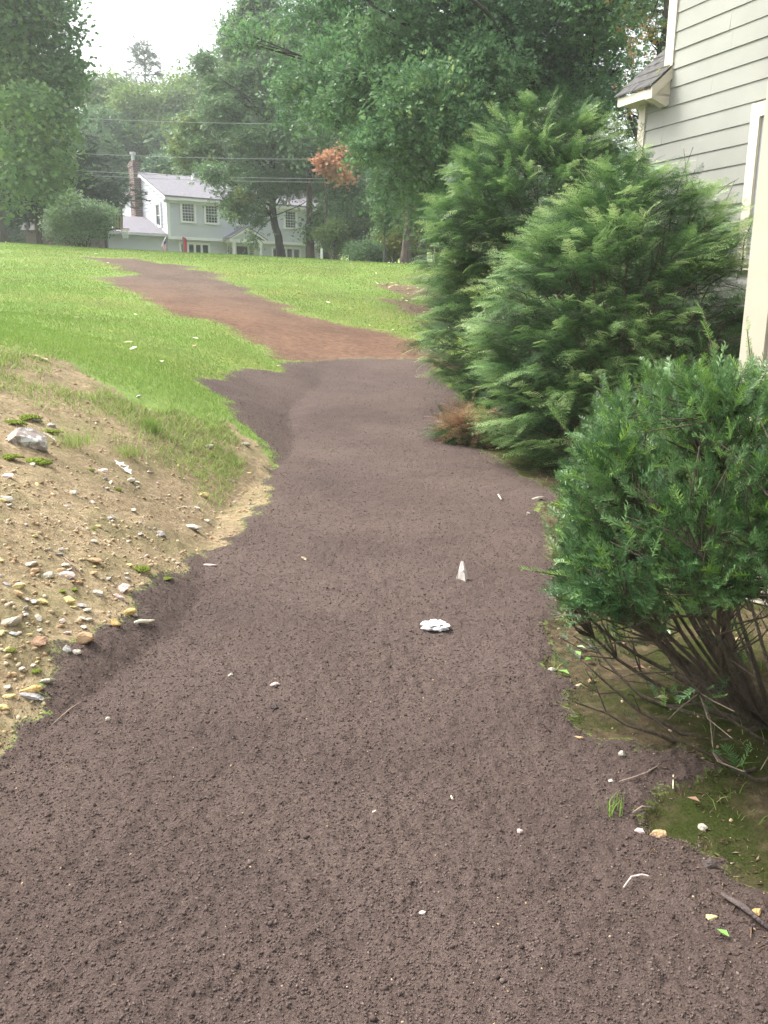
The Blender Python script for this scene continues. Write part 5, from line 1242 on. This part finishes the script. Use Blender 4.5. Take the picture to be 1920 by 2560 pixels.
# crumpled white plastic ball
q = gd(940, 1365); z = float(zg(q[0], q[1])[0])
cr_ = empty('crumpled_plastic', (q[0], q[1], z), 'crumpled bright white plastic bag half buried in the dark soil', 'litter')
rs2 = np.random.RandomState(4); CRK = plain('crease_shade', (.06, .06, .065), .7); WP = plain('white_plastic', (.88, .88, .9), .35, .02)
for i in range(1):
    nu, nv = 30, 16; V = []
    for a in range(nv+1):
        for b_ in range(nu):
            ph = math.pi*a/nv; t = 2*math.pi*b_/nu; d = np.array([math.sin(ph)*math.cos(t), math.sin(ph)*math.sin(t), math.cos(ph)])
            r_ = 1+.55*(fbm(np.array([d[0]*3.1+5]), np.array([d[1]*3.1+d[2]*2.3]), 33, 3)[0]-.5)*2+.16*abs(math.sin(t*5+d[2]*4))
            V.append((d[0]*.063*r_, d[1]*.045*r_, d[2]*.021*r_+.018))
    F = [(a*nu+b_, a*nu+(b_+1) % nu, (a+1)*nu+(b_+1) % nu, (a+1)*nu+b_) for a in range(nv) for b_ in range(nu)]
    mesh_obj('bag', V, faces=F, mats=[WP], parent=cr_)
for (x_, y_, l, an) in [(-.01, -.035, .045, .2), (.02, -.032, .03, 1.2), (.03, -.02, .03, -.6), (-.005, .01, .035, .1), (-.03, -.03, .014, .4)]:
    m = MB(); m.tube([(x_-math.cos(an)*l/2, y_-.012, .028-math.sin(an)*l*.2), (x_, y_-.014, .034), (x_+math.cos(an)*l/2, y_-.012, .03+math.sin(an)*l*.2)], [.001, .0035, .001], 5); m.build('crease_shadow', CRK, cr_)  # dark tubes laid on the bag: shade of the folds put into colour


# stones told apart
def stone(dx, dy, w_, h_, col, label, name='stone', flat=.6, lift=.3, rz=None, seed=0, cat='stone', group=None, rough=.85, sharp=.45):
    """dx,dy display pixel of the middle; w_ width in display pixels"""
    p = gd(dx, dy); D_ = math.sqrt(p[0]**2+p[1]**2+1.5**2); W = w_*K/FPX*D_
    r2 = np.random.RandomState(seed+int(dx*3+dy))
    t = (1+5**.5)/2
    base, f = blob_template(1, 0, 1)[0]; base = unit(base)
    # one subdivision, then roughened
    V = [tuple(v) for v in base]; cache = {}; F2 = []
    def md_(a, b_):
        k = (min(a, b_), max(a, b_))
        if k not in cache: v = unit(np.array(V[a])+np.array(V[b_])); V.append(tuple(v)); cache[k] = len(V)-1
        return cache[k]
    for a, b_, c in f:
        x1, y1, z1 = md_(a, b_), md_(b_, c), md_(c, a); F2 += [(a, x1, z1), (b_, y1, x1), (c, z1, y1), (x1, y1, z1)]
    Vn = np.array(V); pl = unit(r2.normal(size=(7, 3)))
    for n_ in pl:                                       # chip flat facets off the lump
        d = Vn@n_; k = d > .72-.3*sharp; Vn[k] -= np.outer(d[k]-(.72-.3*sharp), n_)
    Vn = Vn*(1+.1*r2.normal(size=(len(Vn), 1))*.5)*np.array([1, h_, flat])*W/2*1.15
    o = mesh_obj(name, Vn, faces=[tuple(q_) for q_ in F2], mats=[col])
    o.location = (p[0], p[1], float(zg(p[0], p[1])[0])+W*flat*.5*lift); o.rotation_euler = (r2.normal(0, .15), r2.normal(0, .15), r2.uniform(-.5, .5) if rz is None else rz)
    return tag(o, label, cat, group)
def smat(n, c, v=.2): return plain(n, c, .85, v, 40, .5, 120)
S_tan, S_yel, S_wht, S_gry, S_pnk, S_brn, S_och = smat('stone_tan', (.42, .28, .16)), smat('stone_yellow', (.55, .45, .2)), smat('stone_white', (.44, .40, .33), .18), smat('stone_grey', (.36, .34, .33)), smat('stone_pink', (.5, .39, .36)), smat('stone_brown', (.26, .16, .1)), smat('stone_ochre', (.45, .3, .12))
# the lichen covered rock
def rock_mat():
    m, N, L, P = new_mat('lichen_rock'); tc = N.new('ShaderNodeTexCoord')
    n1 = N.new('ShaderNodeTexNoise'); n1.inputs['Scale'].default_value = 9; n1.inputs['Detail'].default_value = 8; n1.inputs['Roughness'].default_value = .75; L.new(tc.outputs['Object'], n1.inputs[0])
    n2 = N.new('ShaderNodeTexNoise'); n2.inputs['Scale'].default_value = 30; n2.inputs['Detail'].default_value = 6; L.new(tc.outputs['Object'], n2.inputs[0])
    r1 = N.new('ShaderNodeValToRGB'); r1.color_ramp.elements[0].position = .5; r1.color_ramp.elements[1].position = .56; L.new(n1.outputs[0], r1.inputs[0])
    r2 = N.new('ShaderNodeValToRGB'); r2.color_ramp.elements[0].color = (.18, .15, .135, 1); r2.color_ramp.elements[1].color = (.34, .29, .26, 1); L.new(n2.outputs[0], r2.inputs[0])
    mx = N.new('ShaderNodeMix'); mx.data_type = 'RGBA'; L.new(r1.outputs[0], mx.inputs[0]); L.new(r2.outputs[0], mx.inputs[6]); mx.inputs[7].default_value = (.52, .52, .49, 1)
    L.new(mx.outputs[2], P.inputs['Base Color']); P.inputs['Roughness'].default_value = .9
    b = N.new('ShaderNodeBump'); b.inputs['Distance'].default_value = .02; b.inputs['Strength'].default_value = .7; L.new(n2.outputs[0], b.inputs['Height']); L.new(b.outputs[0], P.inputs['Normal']); return m
RK = rock_mat()
stone(47, 962, 96, .8, RK, 'large grey rock with white lichen patches set in moss on the left bank', 'rock', flat=.7, lift=.1, sharp=.9, rz=.4, cat='rock')
stone(75, 905, 44, .5, RK, 'narrow grey rock ledge behind the lichen rock', 'rock', flat=.35, lift=.3, sharp=.9, rz=-.4, cat='rock')
stone(112, 918, 36, .5, RK, 'small grey ledge rock right of the narrow ledge', 'rock', flat=.35, lift=.3, sharp=.9, rz=-.5, cat='rock')
stone(298, 858, 26, .5, RK, 'flat grey rock at the lip of the bank by the lawn', 'rock', flat=.3, lift=.3, sharp=.9, rz=-.5, cat='rock')
stone(12, 1028, 40, .5, S_pnk, 'long pale slab at the left edge below the lichen rock', flat=.3, sharp=.8, rz=-.5)
S = [(183, 1399, 34, .9, S_tan, 'smooth tan cobble sitting on the edge of the dark soil', .8, .5), (248, 1356, 28, .6, S_och, 'tan wedge of stone poking out of the dark soil', .6, .4), (288, 1333, 26, .45, S_pnk, 'grey flake of stone leaning beside the orange clod', .5, .5), (275, 1330, 34, .7, S_och, 'orange clod at the tip of the stony bank', .45, .2),
     (90, 1318, 36, .45, S_wht, 'white mottled stone near the left edge', .6, .4) if False else (24, 1352, 38, .4, S_wht, 'long white mottled stone near the left edge', .6, .5),
     (148, 1300, 30, .55, S_yel, 'oval yellow stone in the middle of the bank', .5, .4), (94, 1300, 24, .6, S_yel, 'small yellow stone left of the oval yellow one', .5, .4), (213, 1285, 28, .55, S_wht, 'pale cream stone above the dark soil tip', .5, .4), (265, 1275, 30, .9, S_pnk, 'pinkish angular stone near the soil edge', .5, .4), (258, 1293, 24, .7, S_pnk, 'smaller pinkish stone just below the angular one', .5, .4),
     (145, 1245, 36, .8, S_pnk, 'large flat pink stone high on the stony bank', .35, .3), (103, 1242, 30, .5, S_wht, 'pair like white stone beside the flat pink stone', .5, .4), (38, 1285, 26, .6, S_tan, 'tan block of stone at the left edge', .6, .5), (40, 1265, 28, .5, S_yel, 'pale yellow stone at the left edge', .5, .4), (65, 1219, 26, .5, S_wht, 'cream white stone near the left edge, high up', .5, .4), (203, 1218, 26, 1.2, S_tan, 'upright tan stone high on the bank', .5, .4),
     (350, 1160, 24, .7, S_gry, 'grey stone leaning on its edge on the bank', .5, .5), (413, 1142, 40, .6, S_wht, 'broad white stone near the bank edge', .35, .3), (440, 1072, 26, .6, S_yel, 'pale stone among gravel near the top of the bank', .5, .4), (447, 1128, 18, .7, S_wht, 'small white stone right of the broad white one', .5, .4), (427, 1100, 18, .7, S_wht, 'small round white stone on the bank edge', .6, .4), (530, 962, 22, .5, S_wht, 'pale stone by the top of the bank near the soil', .4, .4), (450, 965, 20, .5, S_wht, 'pale stone in thin grass near the top of the bank', .4, .4),
     (158, 1065, 22, .6, S_wht, 'white angular stone below the grass tufts', .5, .5), (220, 1020, 36, .35, S_pnk, 'long flat pink stone below the white leaf', .3, .3), (282, 1040, 30, .4, S_wht, 'flat cream stone right of the long pink one', .35, .3), (12, 1082, 36, .4, S_wht, 'long white slab at the left edge', .4, .4), (70, 1510, 44, .5, S_gry, 'grey flat flake at the lower end of the bank', .3, .3), (62, 1498, 46, .5, S_och, 'ochre stone under the grey flake', .4, .2), (83, 1392, 46, .8, S_brn, 'broad flat brown stone sunk in the bank', .3, .25),
     (145, 1415, 22, .7, S_gry, 'grey pebble left of the smooth tan cobble', .6, .4), (165, 1424, 20, .7, S_wht, 'pale pebble below the smooth tan cobble', .6, .4), (48, 1445, 16, .8, S_wht, 'round white pebble near the left edge', .7, .4), (10, 1525, 22, .7, S_yel, 'yellow pebble at the lower left edge', .6, .4), (455, 1232, 28, .35, S_pnk, 'flat pinkish stone at the soil edge', .35, .4), (100, 1480, 24, .6, S_wht, 'cream pebble above the grey flake', .5, .4),
     (1418, 1815, 40, .6, S_tan, 'pitted tan stone at the edge of the moss on the right', .65, .5), (1382, 1817, 22, .6, S_pnk, 'pinkish stone left of the pitted tan stone', .6, .4), (1519, 1788, 22, .75, S_wht, 'grey white pebble against the dark moss', .7, .5), (1290, 1617, 16, .8, S_wht, 'small pale stone at the tip of the soil tongue', .6, .4) if False else (1341, 1648, 18, .7, S_wht, 'white pebble on the dark soil below the yew', .75, .5),
     (1318, 1705, 13, .8, S_wht, 'small round pinkish white pebble on the dark soil', .8, .5), (1123, 1806, 14, .9, S_pnk, 'pale pebble alone in the middle of the soil, lower right', .8, .5), (233, 1567, 11, .9, S_wht, 'tiny pale pebble on the soil at lower left', .7, .5), (499, 1469, 12, .8, S_wht, 'tiny pale pebble on the soil left of centre', .7, .5), (595, 1492, 24, .4, S_pnk, 'flat pale chip of stone left of centre', .35, .4), (594, 1540, 18, .7, smat('clod', (.06, .045, .042)), 'dark lump of soil below the flat pale chip', .8, .5),
     (1247, 1608, 20, .4, S_tan, 'tan chip at the edge of the soil under the yew', .3, .4), (1192, 1452, 24, .45, S_wht, 'white chip at the soil edge, left of the yew stems', .4, .4), (1536, 1992, 26, .7, S_yel, 'yellowish flat stone at lower right', .4, .4), (1632, 1980, 22, .9, S_och, 'orange stone at the lower right edge', .5, .4), (913, 1985, 16, .6, S_pnk, 'pale pink chip near the bottom centre', .5, .4), (1200, 1115, 22, .4, S_wht, 'white chip beside the yew, at the soil edge', .4, .4), (1160, 1085, 30, .3, S_wht, 'long pale chip among brown debris beside the yew', .3, .4), (1140, 1118, 10, .9, S_wht, 'small round white pebble beside the yew', .8, .4),
     (1530, 1885, 30, .6, smat('clod2', (.07, .055, .05)), 'large dark clod of soil at lower right', .7, .4), (1280, 1473, 26, .4, S_tan, 'flat tan stone among the weeds', .4, .4)]
for i, s_ in enumerate(S): stone(s_[0], s_[1], s_[2], s_[3], s_[4], s_[5], flat=s_[6], lift=s_[7], seed=i)
# 115 more middle sized stones of the bank, copies of four
protos = []
pos = []
while len(pos) < 120:
    dx, dy = rs.uniform(0, 560), rs.uniform(1000, 1560)
    p = gd(dx, dy)
    if sdist(grav_poly, np.array([p[0]]), np.array([p[1]]))[0] > .04: pos.append(p)
cols_ = [S_tan, S_yel, S_wht, S_pnk, S_gry]
for i, p in enumerate(pos):
    if i < 5:
        nm5 = ['tan', 'yellowish', 'cream', 'pinkish', 'grey'][i]
        o = stone(300, 1200, 20, .7, cols_[i], 'unremarkable %s stone lying loose among the gravel of the left bank' % nm5, flat=.5, seed=50+i, group='%s stones of the bank' % nm5); protos.append(o)
    else:
        o = protos[rs.randint(5)].copy(); COL.objects.link(o)
    k = rs.uniform(.35, .9); o.scale = (k*rs.uniform(.8, 1.3), k, k*rs.uniform(.7, 1)); o.rotation_euler = (rs.normal(0, .2), rs.normal(0, .2), rs.uniform(0, 6.28)); o.location = (p[0], p[1], float(zg(p[0], p[1])[0])+.004)

# bleached sticks, leaves, tufts
def stick(pts_, r_, mat, label, name='stick', lift=.006, cat='stick'):
    P = [gd(*p) for p in pts_]; o3 = np.array([P[0][0], P[0][1], float(zg(P[0][0], P[0][1])[0])])
    W = [np.array([p[0], p[1], float(zg(p[0], p[1])[0])+lift+r_])-o3 for p in P]
    m = MB(); n = len(W); m.tube(W, [r_*(1-.4*abs(2*i/(n-1)-1)) for i in range(n)], 6); o = m.build(name, mat, smooth=True); o.location = tuple(o3); return tag(o, label, cat)
BONE = smat('bleached_wood', (.68, .62, .48), .15); TW = smat('twig_wood', (.3, .23, .18))
stick([(292, 1361), (305, 1359), (320, 1358), (334, 1356)], .011, BONE, 'short bleached stick lying on the soil near the stony bank')
stick([(1345, 1935), (1362, 1916), (1385, 1912), (1400, 1920)], .0035, smat('root_pale', (.45, .38, .35)), 'pale curled root on the soil at lower right', lift=.012)
stick([(1425, 1672), (1395, 1690), (1370, 1700), (1335, 1712)], .003, TW, 'thin curved twig at the edge of the moss')
stick([(1415, 1752), (1385, 1760), (1365, 1772)], .003, TW, 'small forked twig below the curved twig')
stick([(1555, 1955), (1600, 1985), (1659, 2030)], .009, smat('dark_root', (.09, .07, .065)), 'dark root running out of the lower right corner')
stick([(138, 1207), (160, 1228), (178, 1247)], .003, TW, 'thin straight twig high on the stony bank') 
stick([(115, 1580), (150, 1548), (175, 1535)], .0025, TW, 'hair thin twig on the soil at lower left')
stick([(1076, 1075), (1082, 1085)], .01, BONE, 'upright white chip of bark beside the yew', name='bark_chip', cat='chip')
stick([(1453, 1690), (1453, 1712)], .004, BONE, 'short white straw in the moss on the right')
stick([(974, 1738), (977, 1744)], .004, BONE, 'tiny white chip on the soil, right of centre', name='chip', cat='chip')
stick([(805, 1776), (812, 1774)], .004, BONE, 'tiny pale chip on the soil at centre', name='chip', cat='chip')
def leaf_obj(dx, dy, w_, mat, label, rz=0.0, tilt=.2, name='leaf', oak=True, lift=.01):
    p = gd(dx, dy); D_ = math.sqrt(p[0]**2+p[1]**2+1.5**2); W = w_*K/FPX*D_
    V, Fq = (LO[0] if oak else leaf_diamond(.3)[0]); V = (V-np.array([0, .4, 0]))*W*1.1
    o = mesh_obj(name, V, faces=[tuple(f) for f in Fq], mats=[mat]); o.location = (p[0], p[1], float(zg(p[0], p[1])[0])+lift); o.rotation_euler = (tilt, .1, rz)
    md = o.modifiers.new('t', 'SOLIDIFY'); md.thickness = .0012
    return tag(o, label, 'leaf')
LWH = plain('leaf_underside', (.8, .8, .78), .6, .03); LBR = plain('leaf_brown', (.3, .18, .12), .7, .15); LPG = plain('leaf_pale_green', (.3, .42, .25), .6, .1); LBG = plain('leaf_bright_green', (.13, .3, .05), .5, .1); LTN = plain('leaf_tan', (.45, .36, .24), .7, .1)
leaf_obj(265, 1010, 44, LWH, 'white underside of an oak leaf on the stony bank', rz=1.3, tilt=.5, lift=.02)
leaf_obj(108, 955, 30, LWH, 'white upturned leaf beside the lichen rock', rz=1.9, tilt=.6, lift=.02)
leaf_obj(84, 776, 40, LTN, 'tan leaf at the lip of the bank, upper left', rz=1.4)
leaf_obj(656, 1212, 16, LTN, 'small curled pale leaf on the soil above centre', rz=.8)
for (dx, dy, w_, mt, lb, r_) in [(1248, 1422, 22, LBG, 'bright green leaf of the three in the weeds, topmost', .3), (1256, 1408, 20, LPG, 'pale grey green leaf in the weeds, beside the soil', 1.2), (1272, 1434, 22, LBG, 'bright green leaf of the weeds nearest the yew twigs', 2.2), (1220, 1462, 24, LBG, 'lone green leaf growing out of the dark soil edge', .9), (1432, 1515, 26, LTN, 'pale curled dead leaf on the moss', 1.5), (1268, 1652, 24, LTN, 'tan fallen leaf at the edge of the soil under the yew', 1.3) if False else (1385, 1452, 24, LBR, 'orange brown leaf on the ground behind the yew twigs', 1.2), (1440, 1372, 24, LPG, 'pale leaf under the yew, seen between its stems', .4), (1563, 2034, 22, LBG, 'tiny green seedling on the soil at lower right', .7), (1175, 1287, 10, LBG, 'tiny green seedling at the soil edge left of the yew', .2), (1500, 1740, 22, LBR, 'brown dead leaf on the dark moss', 1.0)]:
    leaf_obj(dx, dy, w_, mt, lb, rz=r_, oak=False, lift=.02)
# grass tufts that stand out
def tuft(dx, dy, h, n, label, tone, spread=.04):
    p = gd(dx, dy); z = float(zg(p[0], p[1])[0]); rt = empty('grass_tuft', (p[0], p[1], z), label, 'grass')
    x_ = rs.normal(0, spread, n); y_ = rs.normal(0, spread, n)
    o = blades(x_, y_, h*rs.uniform(.6, 1.1, n), np.full(n, .005), np.clip(rs.normal(tone, .12, n), 0, 1), 'blades', None, lean=.35, base=np.zeros(n)-.01)
    for k in ('category',):
        if k in o: del o[k]
    o.parent = rt
tuft(327, 930, .14, 160, 'upright bright green grass tuft on the upper bank', .45, .035)
tuft(272, 985, .10, 160, 'drooping dull green grass tuft above the white leaf', .75, .05)
tuft(150, 960, .11, 220, 'wide dull grass tuft right of the lichen rock', .72, .09)
tuft(1320, 1770, .07, 22, 'wispy grass sprouting from the soil at lower right', .3, .02)
tuft(1140, 930, .12, 50, 'thin grass in front of the dark hollow under the hemlock', .5, .08)
# moss cushions on the bank
MOSSM = foliage('moss_cushion', [(0, (.08, .11, .015)), (1, (.2, .25, .04))], rough=.95, trans=0, spec=.1)
def moss(dx, dy, w_, label, sy=.8):
    p = gd(dx, dy); D_ = math.sqrt(p[0]**2+p[1]**2+1.5**2); W = w_*K/FPX*D_; n = 260
    a = rs.uniform(0, 6.28, n); r_ = np.sqrt(rs.rand(n))*W/2*(.65+.6*vnoise(np.cos(a)*1.5+dx, np.sin(a)*1.5+dy, 3)); x_, y_ = np.cos(a)*r_, np.sin(a)*r_*sy; z_ = W*.10*(1-(r_/(W/2))**2)
    T = np.stack([x_, y_, z_], 1); V, Fq, ids = replicate(blob_template(3, .5, 1), rotmats(rdir(n), rdir(n)), T, np.full(n, max(.005, W*.09)))
    o = mesh_obj('moss', V, tris=Fq, mats=[MOSSM], attrs={'tone': rs.rand(n)[ids]}); o.location = (p[0], p[1], float(zg(p[0], p[1])[0])); return tag(o, label, 'moss')
for (dx, dy, w_, lb) in [(253, 1056, 20, 'moss cushion above the hole in the bank'), (195, 1017, 20, 'small moss cushion left of the white leaf'), (75, 1482, 22, 'moss cushion above the grey flake at lower left') if False else (76, 1450, 24, 'moss cushion low on the bank near the grey flake'), (22, 1412, 20, 'moss cushion at the left edge'), (132, 1278, 18, 'dark moss cushion beside the oval yellow stone'), (300, 1232, 48, 'widest moss patch near the soil edge'), (200, 1142, 20, 'moss cushion high on the middle of the bank'), (160, 1275, 18, 'moss cushion above the oval yellow stone'),
    (75, 995, 60, 'bright moss below the lichen rock'), (20, 985, 50, 'bright moss at the left edge below the lichen rock'), (60, 900, 60, 'bright moss behind the lichen rock'), (25, 915, 50, 'moss mat at the left edge behind the lichen rock'), (110, 935, 40, 'moss right of the lichen rock'), (360, 1258, 26, 'pale moss at the tip of the soil')]:
    moss(dx, dy, w_, lb)

# ================================================================== HAZE
HZ = True
if HZ:
    m = bpy.data.materials.new('haze'); m.use_nodes = True; N = m.node_tree.nodes; L = m.node_tree.links
    N.remove(N['Principled BSDF']); pv = N.new('ShaderNodeVolumePrincipled'); pv.inputs['Density'].default_value = 00.0011; pv.inputs['Color'].default_value = (.93, .97, 1, 1); pv.inputs['Anisotropy'].default_value = .3
    L.new(pv.outputs[0], N['Material Output'].inputs['Volume'])
    b = MB(); b.box(-420, 420, -420, 420, -2.5, 48); o = b.build('haze', m); tag(o, 'pale thin haze over the whole slope', 'haze', kind='stuff')
